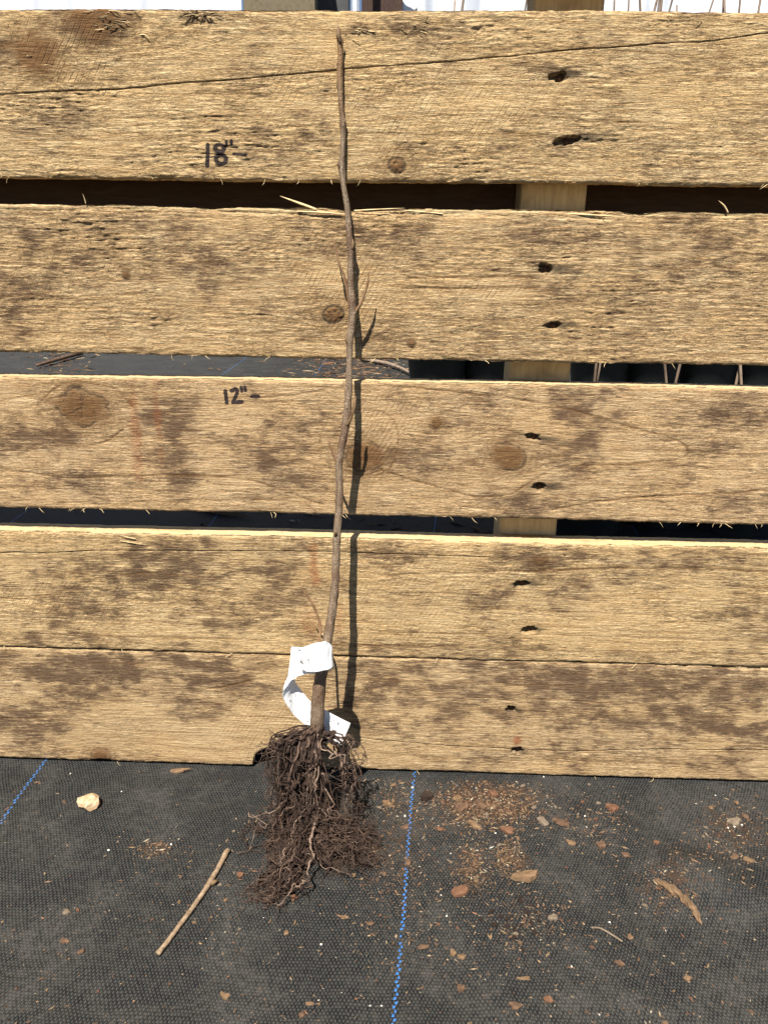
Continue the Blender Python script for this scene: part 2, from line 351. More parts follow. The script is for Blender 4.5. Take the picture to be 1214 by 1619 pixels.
# clean, unweathered patches
CLEAN = {0: [(700, 180, 110, 40, .5), (250, 170, 90, 50, .4)], 1: [(768, 456, 66, 15, 1.2), (560, 450, 60, 50, .6), (250, 540, 200, 14, .5)], 2: [(600, 668, 46, 34, .9), (370, 650, 60, 30, .5), (850, 660, 40, 40, .4)],
         3: [(620, 985, 120, 26, .6), (980, 1005, 180, 26, .7), (240, 1000, 100, 18, .5), (700, 905, 60, 20, .4)], 4: [(330, 1170, 110, 34, 1.0), (180, 1150, 70, 40, .4), (620, 1200, 50, 14, .6), (440, 1150, 60, 40, .7), (660, 1120, 40, 20, .3)]}
RUST = {2: [(215, 690, 9, 80, .55), (250, 665, 7, 70, .5)], 3: [(497, 890, 9, 50, .8), (490, 985, 16, 34, .45), (535, 985, 8, 30, .4)], 4: [(818, 1172, 8, 7, 1.3)]}
# nail holes: u, v, half width, half height, grey stain half width, slant
HOLES = {0: [(884, 121, 15, 8, 30, .10), (895, 223, 22, 7, 62, .16)], 1: [(862, 425, 12, 7.5, 42, -.03), (874, 515, 15, 6, 34, .10)], 2: [(843, 691, 13, 6, 44, -.14), (852, 770, 11, 6.5, 40, .02)],
         3: [(824, 924, 14, 6, 26, .06), (836, 996, 12, 6, 24, .12)], 4: [(808, 1122, 9, 6, 16, 0), (818, 1187, 9, 6, 12, 0)]}
ROUGH = [1.15, 1.1, .55, .72, .42]
SAWM = {0: [(110, 90, 70, 60, 1.), (700, 180, 200, 90, .6), (470, 150, 90, 60, .6)], 1: [(560, 440, 90, 80, 1.2), (770, 456, 70, 16, 1.2), (90, 440, 90, 60, .4)], 2: [(600, 670, 70, 60, .8)],
        3: [(700, 930, 200, 60, .5), (640, 1000, 100, 30, .6), (120, 950, 130, 50, .5)], 4: [(430, 1150, 70, 50, .6)]}

# single growth-ring and check lines that show on the faces
LINES = {0: [([(560, 131), (600, 132), (853, 135), (944, 130), (995, 119), (1106, 110), (1214, 107)], .5), ([(560, 212), (853, 211)], .6), ([(0, 75), (40, 60), (70, 40), (80, 15)], .6), ([(0, 120), (30, 100), (70, 92), (90, 75)], .7)],
         1: [([(645, 439), (843, 438)], 1.), ([(635, 456), (853, 454)], .9), ([(0, 487), (130, 487), (317, 492), (430, 500)], .5), ([(880, 505), (1214, 500)], .4), ([(0, 525), (200, 530), (420, 545)], .4), ([(460, 430), (480, 415), (530, 400), (590, 405), (640, 435)], .4), ([(490, 530), (540, 545), (600, 530), (640, 500)], .35)],
         2: [([(863, 738), (974, 734), (1045, 729), (1081, 724), (1088, 712), (1076, 700), (1045, 688), (954, 663), (843, 635), (701, 618), (600, 607)], .8), ([(873, 805), (954, 792), (1030, 784), (1106, 782), (1214, 774)], .9), ([(600, 742), (630, 752), (701, 772), (752, 784), (802, 782), (838, 762), (863, 749)], .7),
             ([(0, 740), (51, 747), (102, 755), (204, 752), (327, 752), (409, 763), (511, 798)], .8), ([(214, 793), (340, 790), (460, 791)], .6), ([(357, 630), (434, 627), (511, 617), (541, 612)], .7), ([(60, 640), (90, 612), (135, 604), (185, 618), (215, 650)], .5), ([(75, 690), (115, 704), (160, 700), (195, 680)], .8), ([(505, 700), (515, 670), (560, 648), (610, 655), (630, 690), (615, 740), (570, 760)], .5), ([(545, 745), (575, 752), (605, 742)], .8), ([(745, 690), (790, 680), (835, 690)], .5)],
         3: [([(600, 909), (772, 904), (1005, 899), (1214, 904)], .7), ([(600, 1000), (903, 1005), (1214, 1016)], .5), ([(560, 1020), (900, 1028), (1214, 1036)], .6), ([(0, 1000), (200, 1006), (420, 1012)], .5), ([(0, 945), (90, 938), (160, 915), (240, 905)], .4)],
         4: [([(0, 1137), (77, 1134), (102, 1132)], .9), ([(560, 1075), (800, 1082), (1214, 1092)], .35), ([(330, 1088), (360, 1086), (395, 1078)], .9), ([(0, 1170), (160, 1165), (300, 1172)], .3), ([(600, 1193), (800, 1202), (1000, 1206), (1214, 1215)], .35)]}
def near_line(X, Z, poly):
    P = [W2(*q) for q in poly]; P = catmull([(a, 0, b) for a, b in P], 6*len(P))[:, ::2] if len(P) > 2 else np.array(P)
    D = np.full(X.shape, 9.0)
    for (ax, az), (bx, bz) in zip(P[:-1], P[1:]):
        j0, j1 = np.searchsorted(X[0], [min(ax, bx)-.3, max(ax, bx)+.3]); x, z = X[:, j0:j1], Z[:, j0:j1]
        dx, dz = bx-ax, bz-az; t = np.clip(((x-ax)*dx+(z-az)*dz)/(dx*dx+dz*dz+1e-9), 0, 1)
        D[:, j0:j1] = np.minimum(D[:, j0:j1], np.hypot(x-ax-t*dx, z-az-t*dz))
    return D
def ip(poly):
    P = np.array([W2(*q) for q in poly]); return lambda x: np.interp(x, P[:, 0], P[:, 1])
def blob(X, Z, u, v, hw, hh, rag, seed, r0=1.0):
    x, z = W2(u, v); xe, _ = W2(u+hw, v); _, ze = W2(u, v+hh)
    return np.hypot((X-x)/(xe-x), (Z-z)/(z-ze)) + rag*RAG[seed % 4]
INK = {0: [], 2: []}
def iseg(k, a, b, wd): INK[k].append(('seg', W2(*a), W2(*b), wd))
def iell(k, c, r, wd):
    x, z = W2(*c); xe, _ = W2(c[0]+r[0], c[1]); _, ze = W2(c[0], c[1]+r[1]); INK[k].append(('ell', (x, z), (xe-x, z-ze), wd))
iseg(0, (329, 229), (328, 262), .050)
iell(0, (347.5, 234.5), (7, 5.6), .042); iell(0, (350, 252), (8.0, 7.2), .046)
iseg(0, (358, 223.5), (358.5, 231), .032); iseg(0, (366.3, 222), (366.3, 229), .032)
iseg(0, (370, 243), (389, 245.2), .036); iseg(0, (333, 249), (341, 246), .012)
iseg(2, (356.5, 618.5), (358.5, 637), .052)
iseg(2, (366, 618), (372, 615), .054); iseg(2, (372, 615), (375.5, 618), .054); iseg(2, (375.5, 618), (374.5, 623), .046); iseg(2, (374.5, 623), (368, 637), .046); iseg(2, (368.5, 636.5), (382.5, 635.5), .054)
iseg(2, (381.5, 612.5), (382.5, 619), .042); iseg(2, (387, 612), (388.3, 618), .042)
iseg(2, (397.5, 627), (409, 627), .044)

LIGHT = [(.70, .525, .29), (.67, .495, .275), (.66, .48, .275), (.69, .51, .28), (.64, .47, .265)]
MID = [(.43, .265, .118), (.39, .235, .108), (.41, .25, .12), (.43, .27, .118), (.375, .235, .115)]
MAT_NAIL = bark_mat('rusted_nail', (.05, .025, .015), (.12, .045, .02), (.02, .012, .01), 12, (1, 1, 1), .4, .6)
MAT_SPL = plain_wood('splinter_wood', (.55, .40, .2), (.72, .56, .32), (3, 3, 20))
MAT_SPLD = plain_wood('grey_splinter_wood', (.10, .075, .045), (.28, .2, .11), (3, 3, 20))
BOARD_LABEL = ['top board with the handwritten 18 inch mark and a long crack', 'second board with nail holes and a splintered upper edge',
               'middle board with the handwritten 12 inch mark and round knots', 'fourth board with brown dirt streaks and pale sawn upper edge',
               'bottom board, darkest with dirt, notched at its lower edge']
BH = []                                                     # front surfaces, to set things on them
for bi, (zt, zb) in enumerate(ZB):
    xs = np.arange(X0, X1+1e-6, DX); n = len(xs); sd = 100*bi
    top = zt + .03*pn(xs/7, 0*xs+bi*5.3, sd) + .012*pn(xs/.5, 0*xs+3.3, sd+1) + .008*pn(xs/.12, 0*xs+7.7, sd+2)
    bot = zb + .03*pn(xs/6, 0*xs+bi*2.1, sd+3) + .016*pn(xs/.5, 0*xs+1.3, sd+4) + .014*pn(xs/.1, 0*xs+4.7, sd+5)
    if bi == 1: top = top - .10*np.clip(fbm(xs/2.2, 0*xs+9., sd+9, 3), 0, 1)*(np.abs(xs+.5) < 7)
    if bi == 4:                                             # the notch behind the roots, and a small bite at the left
        a = W2(400, 1208)[0]; b_ = W2(486, 1208)[0]
        t = np.clip((xs-a)/(b_-a), 0, 1); bot = bot + .74*np.clip(np.sin(np.pi*t), 0, 1)**.35*((t > 0) & (t < 1))
        c = W2(160, 1200)[0]; bot = bot + .05*np.exp(-((xs-c)/.35)**4)
        bot = np.maximum(bot, .03)
    # rows; squeezed on to the crack where there is one
    if bi in CRACK:
        poly, cdep, cw, cx0, cx1 = CRACK[bi]; f = ip(poly)
        zc = f(xs) + .012*pn(xs/.35, 0*xs, sd+6) + .02*pn(xs/1.3, 0*xs, sd+7)
        ends = sstep(cx0-.6, cx0+.8, xs)*sstep(cx1+.6, cx1-.8, xs)
        wv = cw*(.75+.5*pn(xs/1.1, 0*xs+2, sd+8))*(.15+.85*ends)+.003
        nb = max(6, int((zc-bot).mean()/.025)); na = max(6, int((top-zc).mean()/.025))
        lo = bot[None] + (zc-wv-bot)[None]*np.linspace(0, 1, nb)[:, None]
        hi = (zc+wv)[None] + (top-zc-wv)[None]*np.linspace(0, 1, na)[:, None]
        Z = np.vstack([lo, zc[None], hi]); crow = nb
    else:
        nr = int((zt-zb)/.025); Z = bot[None] + (top-bot)[None]*np.linspace(0, 1, nr)[:, None]; crow = None
    nr = len(Z); X = np.repeat(xs[None], nr, 0)
    RAG = [fbm(X/.9, Z/.55, sd+200+k, 4)*1.15 for k in range(4)]
    # fibres bend round the knots
    zw = Z + .16*pn(X/6, Z/2.2, sd+11) + .05*pn(X/1.6, Z/.9, sd+12)
    kn = np.zeros_like(Z); rim = np.zeros_like(Z); grit = np.zeros_like(Z); ringdist = np.full_like(Z, 9.0); smooth = np.zeros_like(Z)
    for (u, v, r, rc, gr, au) in KNOT[bi]:
        x, z = W2(u, v); R = W2(u+r, v)[0]-x
        d = np.hypot((X-x)*(.88 if r > 20 else 1.), (Z-z)*1.12)*(1+.26*pn(X/.6, Z/.5, sd+int(u))+.10*pn(X/.15, Z/.1, sd+int(v))); dd = np.hypot((X-x)/1.9, Z-z)
        sgn = np.tanh((Z-z)/(R*.5)); zw = zw - sgn*R*1.1*np.exp(-(dd/(R*2.0))**2)
        kn = np.maximum(kn, sstep(R*1.35, R*.5, d)*.95 + .6*sstep(R*au*1.15, R*.8, d)*(.6+.4*pn(X/.25, Z/.15, sd+3)))
        gapn = sstep(-.45, .0, pn(X/.45, Z/.4, sd+77+int(u)))
        rim = np.maximum(rim, rc*np.exp(-((d-R)/.036)**2)*gapn)
        grit = np.maximum(grit, gr*sstep(R*.95, R*.75, d)); ringdist = np.minimum(ringdist, np.where(d < R*au*1.2, d, 9.0))
        smooth = np.maximum(smooth, .75*sstep(R*au*1.1, R*.7, d))
        if rc >= .8 and r > 20:                             # heart checks of the big knots
            for an in (1.5, 1.3, -1.7, 3.6):
                t = (X-x)*math.cos(an)+(Z-z)*math.sin(an); q = -(X-x)*math.sin(an)+(Z-z)*math.cos(an)
                q = q+.03*pn(X/.2, Z/.12, 9); rim = np.maximum(rim, .7*np.exp(-(q/.02)**2)*(t > 0)*(t < R*(.75 if an > 0 else .5)))
    kz = np.zeros_like(Z)
    for (u, v, r, rc, gr, au) in KNOT[bi]:
        x, z = W2(u, v); R = W2(u+r, v)[0]-x; kz = np.maximum(kz, min(1.2, r/12)*np.exp(-(np.hypot((X-x)/2.2, Z-z)/(R*2.2))**2))
    ring = zw*2.3 + .35*pn(X/5, Z/1.4, sd+13)
    fr = ring-np.floor(ring); ringline = np.exp(-((fr-.5)/.075)**2)*(.25+.75*sstep(-.3, .35, pn(X/2.8, Z/.5, sd+14)))
    krings = np.where(ringdist < 8, .5+.5*np.cos(ringdist*2*np.pi/.11), 0)*.8
    r2 = zw*7.5 + .3*pn(X/2, Z/.8, sd+16); r2 = r2-np.floor(r2); ringline = np.maximum(ringline*.7, 1.0*kz*np.exp(-((r2-.5)/.14)**2)); ringline = np.maximum(ringline, krings)
    zj = Z + .035*pn(X/.8, Z/.3, sd+80) + .012*pn(X/.15, Z/.15, sd+81); gl = np.zeros_like(Z)
    for poly, k in LINES.get(bi, []): gl = np.maximum(gl, k*np.exp(-(near_line(X, zj, poly)/.027)**2)*(.55+.45*sstep(-.35, .2, pn(X/.9, Z/.4, sd+82))))
    ringline = np.clip(ringline*.8 + gl*1.25, 0, 1.35)
    for (u, v, hw, hh, k) in CLEAN.get(bi, []): smooth = np.maximum(smooth, .6*k*sstep(1.2, .7, blob(X, Z, u, v, hw, hh, .3, sd+int(u)+1)))
    smooth = np.clip(smooth, 0, .92)
    # relief of the torn grain
    rg = ROUGH[bi]*(.62+.55*fbm(X/3.2, Z/1.1, sd+15, 3))*(1-smooth); rg = np.clip(rg, .08, 2.2)
    f1 = pn(X/.95, zw/.115, sd+20); f2 = pn(X/.42, zw/.062, sd+21); f3 = pn(X/.17, zw/.045, sd+22)
    wl = zw + .09*pn(X/.55, Z/.2, sd+23) + .03*pn(X/.16, Z/.09, sd+24)
    l1 = wl/.17; l1 = l1-np.floor(l1); l2 = wl/.081+.35*pn(X/.3, Z/.3, sd+29); l2 = l2-np.floor(l2)
    saw1 = np.where(l1 < .80, l1/.80, (1-l1)/.20); saw2 = np.where(l2 < .7, l2/.7, (1-l2)/.3)
    lm = sstep(-.15, .35, pn(X/.8, Z/.16, sd+25)); lm2 = sstep(-.2, .4, pn(X/.5, Z/.12, sd+26))
    fis = sstep(.10, .0, np.abs(pn(X/1.8, zw/.11, sd+70)))*sstep(-.05, .25, pn(X/1.2, Z/.35, sd+71)) + .7*sstep(.17, 0, np.abs(pn(X/.7, zw/.08, sd+72)))*sstep(.0, .3, pn(X/.8, Z/.25, sd+73))
    h = rg*(-.014*fis + .007*f1 + .011*f2 + .012*f3 + .010*pn(X/.5, zw/.05, sd+74) - .006*saw1*lm - .010*saw2*lm2 + .009*pn(X/3.0, zw/.06, sd+75))
    flk = sstep(.28, .5, pn(X/.7, zw/.15, sd+27))*pn(X/.28, Z/.2, sd+28)
    h = h + rg*.006*flk + .03*pn(X/7, Z/2.5, sd+30) + .006*fbm(X/.9, Z/.5, sd+31, 2)
    sw = np.zeros_like(Z)
    for (u, v, hw, hh, k) in SAWM.get(bi, []): sw = np.maximum(sw, k*sstep(1.25, .5, blob(X, Z, u, v, hw, hh, .45, sd+int(u))))
    h = h - .012*rim*2.2 - .016*ringline*.25*rg + grit*.035*(pn(X/.07, Z/.06, sd+34))
    h = h + .02*kn - .022*gl
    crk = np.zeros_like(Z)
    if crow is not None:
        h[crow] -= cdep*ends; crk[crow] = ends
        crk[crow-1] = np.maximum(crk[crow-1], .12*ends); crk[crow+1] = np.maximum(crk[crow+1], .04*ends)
    # worn arris
    et = (top[None]-Z); eb = (Z-bot[None])
    h = h - .055*np.exp(-np.minimum(et, eb)/.035)*(1+.6*pn(X/.4, Z/.4, sd+35))
    if bi == 1:
        h = h - .05*sstep(.26, .02, et)*sstep(-.1, .3, pn(X/2.2, Z/.08, sd+36))
    # dirt
    stain = .20 + .27*fbm(X/2.4, Z/1.0, sd+40, 4) + .17*fbm(X/.5, Z/.34, sd+41, 3)
    for (u, v, hw, hh, k) in DIRT.get(bi, []): stain = stain + (.68 if bi == 4 else .74)*k*sstep(1.55, .05, blob(X, Z, u, v, hw, hh, .55, sd+int(u)+int(v)))
    for (u, v, hw, hh, k) in CLEAN.get(bi, []): stain = stain - .7*k*sstep(1.3, .4, blob(X, Z, u, v, hw, hh, .4, sd+int(u)+1))
    rust = np.zeros_like(Z)
    for (u, v, hw, hh, k) in RUST.get(bi, []): rust = np.maximum(rust, k*sstep(1.3, .2, blob(X, Z, u, v, hw, hh, .5, sd+int(u))))
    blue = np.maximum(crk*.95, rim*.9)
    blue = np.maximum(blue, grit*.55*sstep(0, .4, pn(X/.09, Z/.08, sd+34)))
    for (u, v, hw, hh, sw_, sl_) in HOLES[bi]:
        x, z = W2(u, v); a = W2(u+hw, v)[0]-x; b_ = z-W2(u, v+hh)[1]
        zz = Z-z-sl_*(X-x); d = np.hypot((X-x)/a, zz/b_) + .38*pn(X/.13, Z/.1, sd+int(u)+50)
        m = sstep(1.05, .72, d); h = h*(1-m) - .17*m; blue = np.maximum(blue, .72*m)
        q = W2(u+sw_, v)[0]-x; off = .35*q
        ds = np.hypot((X-x-off)/q, zz/(b_*1.15)) + .3*pn(X/.5, Z/.07, sd+int(u)+51); blue = np.maximum(blue, .74*sstep(1.25, .25, ds))
        ds = np.hypot((X-x+off*.5)/(q*.7), zz/(b_*1.5)) + .3*pn(X/.4, Z/.1, sd+int(u)+52); blue = np.maximum(blue, .35*sstep(1.2, .2, ds))
    fresh = sstep(.05, .0, et)*.5*(bi in (1, 2, 3)) + 0*Z
    if bi == 1: fresh = np.maximum(fresh, .8*sstep(.20, .05, et)*sstep(0, .3, pn(X/2.5, Z/.07, sd+37)))
    BH.append((xs, Z, h))
    # wrap the section round to a closed board
    dep = [.05, .13, .28, .48, BT]
    rows = [np.stack([X, -h, Z], -1)]
    tp = [np.stack([xs, np.full(n, d), top + .006*pn(xs/.6, 0*xs+d*9, sd+60) - (.02 if d == BT else 0)], -1) for d in dep]
    bo = [np.stack([xs, np.full(n, d), bot + .004*pn(xs/.3, 0*xs+d*9, sd+61) + (.02 if d == BT else 0)], -1) for d in dep[::-1]]
    G = np.concatenate([rows[0], np.array(tp), np.array(bo)], 0); m = len(G)
    i = np.arange(m)[:, None]*n; i2 = ((np.arange(m)+1) % m)[:, None]*n; j = np.arange(n-1)[None]
    Fq = np.stack([i+j, i+j+1, i2+j+1, i2+j], -1).reshape(-1, 4)
    ex = 10*n; z1 = np.zeros(ex)
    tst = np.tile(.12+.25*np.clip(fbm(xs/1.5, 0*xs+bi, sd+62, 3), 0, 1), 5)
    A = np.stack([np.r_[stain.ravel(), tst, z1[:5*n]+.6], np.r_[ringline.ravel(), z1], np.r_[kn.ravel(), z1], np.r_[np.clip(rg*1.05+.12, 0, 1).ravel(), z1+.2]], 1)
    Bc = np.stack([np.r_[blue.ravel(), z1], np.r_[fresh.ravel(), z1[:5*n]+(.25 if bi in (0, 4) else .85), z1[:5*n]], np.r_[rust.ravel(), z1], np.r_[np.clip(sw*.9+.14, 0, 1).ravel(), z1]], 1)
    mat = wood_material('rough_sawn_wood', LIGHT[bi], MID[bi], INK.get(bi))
    bo_ = mesh_obj('board', G.reshape(-1, 3), Fq, mat, pallet)
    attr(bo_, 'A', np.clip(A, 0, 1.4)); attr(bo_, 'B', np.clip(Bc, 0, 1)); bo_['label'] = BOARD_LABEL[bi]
    # nails sunk in the holes
    for q, (u, v, hw, hh, sw_, sl_) in enumerate(HOLES[bi]):
        x, z = W2(u, v); rr = .075; th = np.arange(10)/10*2*np.pi
        V = [(x+.03, .125, z)] + [(x+.03+rr*math.cos(t), .135, z+rr*math.sin(t)) for t in th] + [(x+.03+.6*rr*math.cos(t), .5, z+.6*rr*math.sin(t)) for t in th]
        Fc = [(0, k+1, (k+1) % 10+1) for k in range(10)] + [(k+1, k+11, (k+1) % 10+11, (k+1) % 10+1) for k in range(10)]
        mesh_obj('nail', V, Fc, MAT_NAIL, bo_)
    # splinters standing off the edges
    def splinter(p0, p1, wd, mat):
        p0 = np.array(p0); p1 = np.array(p1); mid = (p0+p1)/2 + rng.normal(0, .02, 3); P = catmull([p0, mid, p1], 5)
        V, Fc = tube(P, wd*np.array([.8, 1, .9, .6, .12]), 4); mesh_obj('splinter', V, Fc, mat, bo_, False)
    if bi == 1:
        splinter(at(500, 331, -.02), at(443, 310, .12), .034, MAT_SPL); splinter(at(560, 333, .02), at(640, 329, .05), .018, MAT_SPL); splinter(at(1150, 336, 0), at(1135, 317, .1), .02, MAT_SPL)
        splinter(at(470, 334, .03), at(560, 340, .05), .022, MAT_SPL); splinter(at(700, 338, .0), at(620, 331, .05), .018, MAT_SPL); splinter(at(136, 322, 0), at(131, 306, .05), .014, MAT_SPL)
        splinter(at(900, 338, .0), at(990, 343, .03), .018, MAT_SPL)
    if bi == 3: splinter(at(215, 852, .03), at(190, 846, .06), .016, MAT_SPL); splinter(at(190, 855, .02), at(232, 861, .04), .012, MAT_SPL)
    nh = [16, 14, 26, 6, 4][bi]
    for k in range(nh):                                      # hairs of torn fibre along the lower arris
        x = rng.uniform(-12.5, 12.5); zq = float(np.interp(x, xs, bot)); L = rng.uniform(.06, .26); an = rng.uniform(-.9, .9)
        splinter((x, -.02, zq+.03), (x+L*math.sin(an)*1.3, -.06-rng.uniform(0, .06), zq-L*math.cos(an)*.55), rng.uniform(.004, .010), MAT_SPL)
    if bi == 0:
        for (u, v, du, dv, cnt) in [(180, 32, 26, 22, 46), (310, 22, 34, 8, 22), (565, 50, 26, 9, 14), (650, 42, 30, 14, 14), (1110, 28, 14, 6, 8), (60, 92, 30, 14, 10)]:
            for k in range(cnt):
                a = np.array([u, v])+rng.normal(0, .5, 2)*[du, dv]; a[1] = max(a[1], 17); b_ = a+[rng.choice([-1, 1])*rng.uniform(6, 22), rng.normal(1, 3.2)]; b_[1] = max(b_[1], 15)
                splinter(at(a[0], a[1], -.02), at(b_[0], b_[1], rng.uniform(.01, .05)), rng.uniform(.006, .014), MAT_SPLD if rng.random() < .75 else MAT_SPL)

MAT_POST = plain_wood('post_wood', (.46, .33, .17), (.58, .43, .23), (12, 12, 1.6))
MAT_BACK = plain_wood('shade_dark_board', (.085, .045, .026), (.12, .068, .04), (1.5, 10, 14))  # back board colour darkened to deepen the shade behind the top gap
def rough_box(name, x0, x1, y0, y1, z0, z1, mat, parent, seed=1):
    V = [];  n = 9
    vert = (z1-z0) > (x1-x0)
    t = np.linspace(0, 1, n); r = np.random.default_rng(seed); bev = .05
    prof = [(0+bev, 0), (1, 0), (1, 1), (0, 1)]
    ring = []
    for k in t:
        jit = r.normal(0, .018, (8, 2))
        if vert: c = [(x0+bev, y0), (x1-bev, y0), (x1, y0+bev), (x1, y1-bev), (x1-bev, y1), (x0+bev, y1), (x0, y1-bev), (x0, y0+bev)]
        else: c = [(y0+bev, z0), (y1-bev, z0), (y1, z0+bev), (y1, z1-bev), (y1-bev, z1), (y0+bev, z1), (y0, z1-bev), (y0, z0+bev)]
        for (a, b_), jj in zip(c, jit):
            V.append((a+jj[0], b_+jj[1], z0+k*(z1-z0)) if vert else (x0+k*(x1-x0), a+jj[0], b_+jj[1]))
    Fc = [(i*8+j, i*8+(j+1) % 8, i*8+8+(j+1) % 8, i*8+8+j) for i in range(n-1) for j in range(8)] + [tuple(range(7, -1, -1)), tuple(range((n-1)*8, n*8))]
    return mesh_obj(name, V, Fc, mat, parent, False)
pl_, pr_ = at(824, 310, -.8)[0], at(927, 310, -.8)[0]
rough_box('post', pl_, pr_, .80, 2.1, .1, 47.3, MAT_POST, pallet, 2)
rough_box('post', pl_-18.8, pr_-18.8, .80, 2.1, .1, 47.3, MAT_POST, pallet, 3)
for k, z0 in enumerate((21.68, 26.1, 30.4, 34.9, 39.2, 43.4)):             # pallet boards added above the frame, overlong at left, to shade the ground behind
    rough_box('board', X0-13, X1+2, 0, BT, z0, z0+3.7, MAT_POST, pallet, 30+k)
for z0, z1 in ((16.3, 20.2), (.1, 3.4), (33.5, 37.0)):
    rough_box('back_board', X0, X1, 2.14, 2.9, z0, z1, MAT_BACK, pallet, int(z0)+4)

# ------------------------------------------------------------------ the sapling
ROOTS_AT = gnd(500, 1330)
sap = empty('bare_root_sapling', (float(at(500, 1150, 2.05)[0]), -2.6, 0))
tag(sap, 'bare root sapling with leafless brown stem and tangled roots leaning on the pallet', 'sapling')
def stem_mat():
    s = NT('stem_bark'); p = s.inches(); z = s.sep(p)[2]
    f = s.noise(s.vec('MULTIPLY', p, (14, 14, 2.2)), 1.0, 4, .6); g = s.noise(p, 22, 3, .6); q = s.noise(p, 1.2, 3, .5)
    col = s.mix(s.ramp(f, .3, .7), (.13, .088, .055), (.255, .185, .122)); col = s.mix(s.ramp(q, .42, .62, 0, .8), col, (.12, .068, .04))
    col = s.mix(s.ramp(g, .58, .72, 0, .85), col, (.055, .033, .021)); lc = s.noise(s.vec('MULTIPLY', p, (26, 26, 11)), 1.0, 1, .5); col = s.mix(s.ramp(lc, .66, .70, 0, .7), col, (.36, .27, .19))
    col = s.mix(s.ramp(z, 18.2, 20.0, 0, .62), col, (.24, .125, .045))
    col = s.mix(s.math('MULTIPLY', s.ramp(z, 4.6, 1.8), s.ramp(f, .3, .6)), col, (.05, .03, .02))
    return s.finish(col, .62, .35, s.math('ADD', f, g), .9, .03)
MAT_STEM = stem_mat()
STEM = [(534.7, 42, 1.5), (535.3, 52, 3.6), (536.2, 62, 4.0), (537, 68, 3.6), (537.8, 80, 3.9), (538.2, 93, 4.2), (537.5, 106, 4.7), (537.8, 132, 4.9), (538.7, 158, 4.2), (541, 186, 4.4), (541.8, 196, 4.9), (542.5, 219, 4.0), (541.3, 245, 4.1),
        (540.2, 262, 5.2), (540.6, 272, 5.2), (543, 292, 4.3), (549, 329, 4.5), (551.9, 369, 4.9), (554.5, 398, 5.0), (554.5, 408, 4.6), (553.9, 448, 5.2), (557, 482, 6.1), (557.2, 495, 6.2), (555.8, 517, 5.7), (552.9, 541, 5.9), (552.9, 550, 5.2), (552.5, 570, 5.0), (551.6, 609, 5.6),
        (549.9, 639, 5.9), (547.4, 664, 6.9), (545.8, 676, 6.4), (540, 708, 5.9), (536, 729, 6.1), (536, 740, 5.7), (536.7, 787, 6.0), (534.1, 827, 6.0), (533, 843, 6.3), (531.6, 876, 6.1), (530, 922, 6.5), (525.6, 963, 7.0), (519, 1004, 7.6), (513, 1035, 8.8), (508, 1067, 9.6), (503.6, 1099, 10.3), (501.6, 1136, 11.2), (500, 1160, 9.5), (499, 1195, 6.5), (498, 1225, 3.0)]
def s_of(v):            # how far the stem stands off the boards at a photo height
    return float(np.interp(v, [40, 190, 262, 350, 495, 665, 728, 850, 1000, 1150, 1230], [.10, .12, .17, .27, .47, .82, .96, 1.22, 1.62, 2.10, 2.45]))
def spt(u, v, ds=0.0): return at(u, v, s_of(v)+ds)
def rpx(u, v, r, s=0.0): return np.linalg.norm(at(u+r, v, s)-at(u, v, s))
SP = np.array([np.r_[spt(u, v), rpx(u, v, r, s_of(v))] for u, v, r in STEM])
cur = catmull(SP, 260)
V, Fc = tube(cur[:, :3], cur[:, 3]*(1+.03*pn(np.arange(260)/3.0, np.zeros(260), 9)), 14, .14, seed=4)
adopt(mesh_obj('stem', V, Fc, MAT_STEM, origin=None), sap)
MAT_TWIG = bark_mat('twig_bark', (.16, .085, .04), (.27, .16, .085), (.07, .04, .02), 5, (2, 2, .6), .4, .65)
MAT_BUD = bark_mat('bud_scale', (.10, .06, .03), (.20, .125, .06), (.05, .03, .015), 9, (2, 2, .7), .4, .6)
def twig(pts, name='twig', mat=MAT_TWIG, n=26, seed=0):
    P = np.array([np.r_[spt(u, v, ds), rpx(u, v, r, 1.)] for u, v, r, ds in pts]); c = catmull(P, n)
    V, Fc = tube(c[:, :3], np.maximum(c[:, 3], .006), 8, .25, seed=seed); return adopt(mesh_obj(name, V, Fc, mat), sap)
twig([(553, 488, 2.4, .0), (548, 455, 2.3, .04), (545, 438, 2.0, .06), (541, 428, 1.9, .07), (536, 417, 2.3, .08), (534, 404, 1.6, .09), (528, 379, .8, .10)], seed=1)
twig([(559, 499, 2.8, .02), (563, 492, 2.6, .04), (570.5, 479.6, 2.4, .07), (576, 465, 2.0, .10), (580, 452, 2.2, .13), (582, 441, 1.5, .15), (584, 428, .7, .17)], seed=2)
twig([(549, 672, 2.6, .06), (553, 666, 2.4, .12), (557, 656, 2.2, .15), (559.5, 646, 2.8, .16), (561, 636, 2.7, .16), (562.6, 626, .8, .16)], 'bud', MAT_BUD, seed=3)
twig([(535, 734, 2.2, .0), (530, 724, 2.2, .06), (524, 710, 1.9, .10), (520, 700, 1.7, .12), (518.5, 694, .9, .12)], seed=4)
twig([(503, 1040, 2.0, -.25), (505, 1014, 2.0, -.35), (506.7, 990, 2.1, -.45), (502, 973, 1.8, -.45), (493.5, 953.7, 1.9, -.42), (481, 935.5, 1.4, -.38), (473.8, 925, .7, -.35)], seed=5)
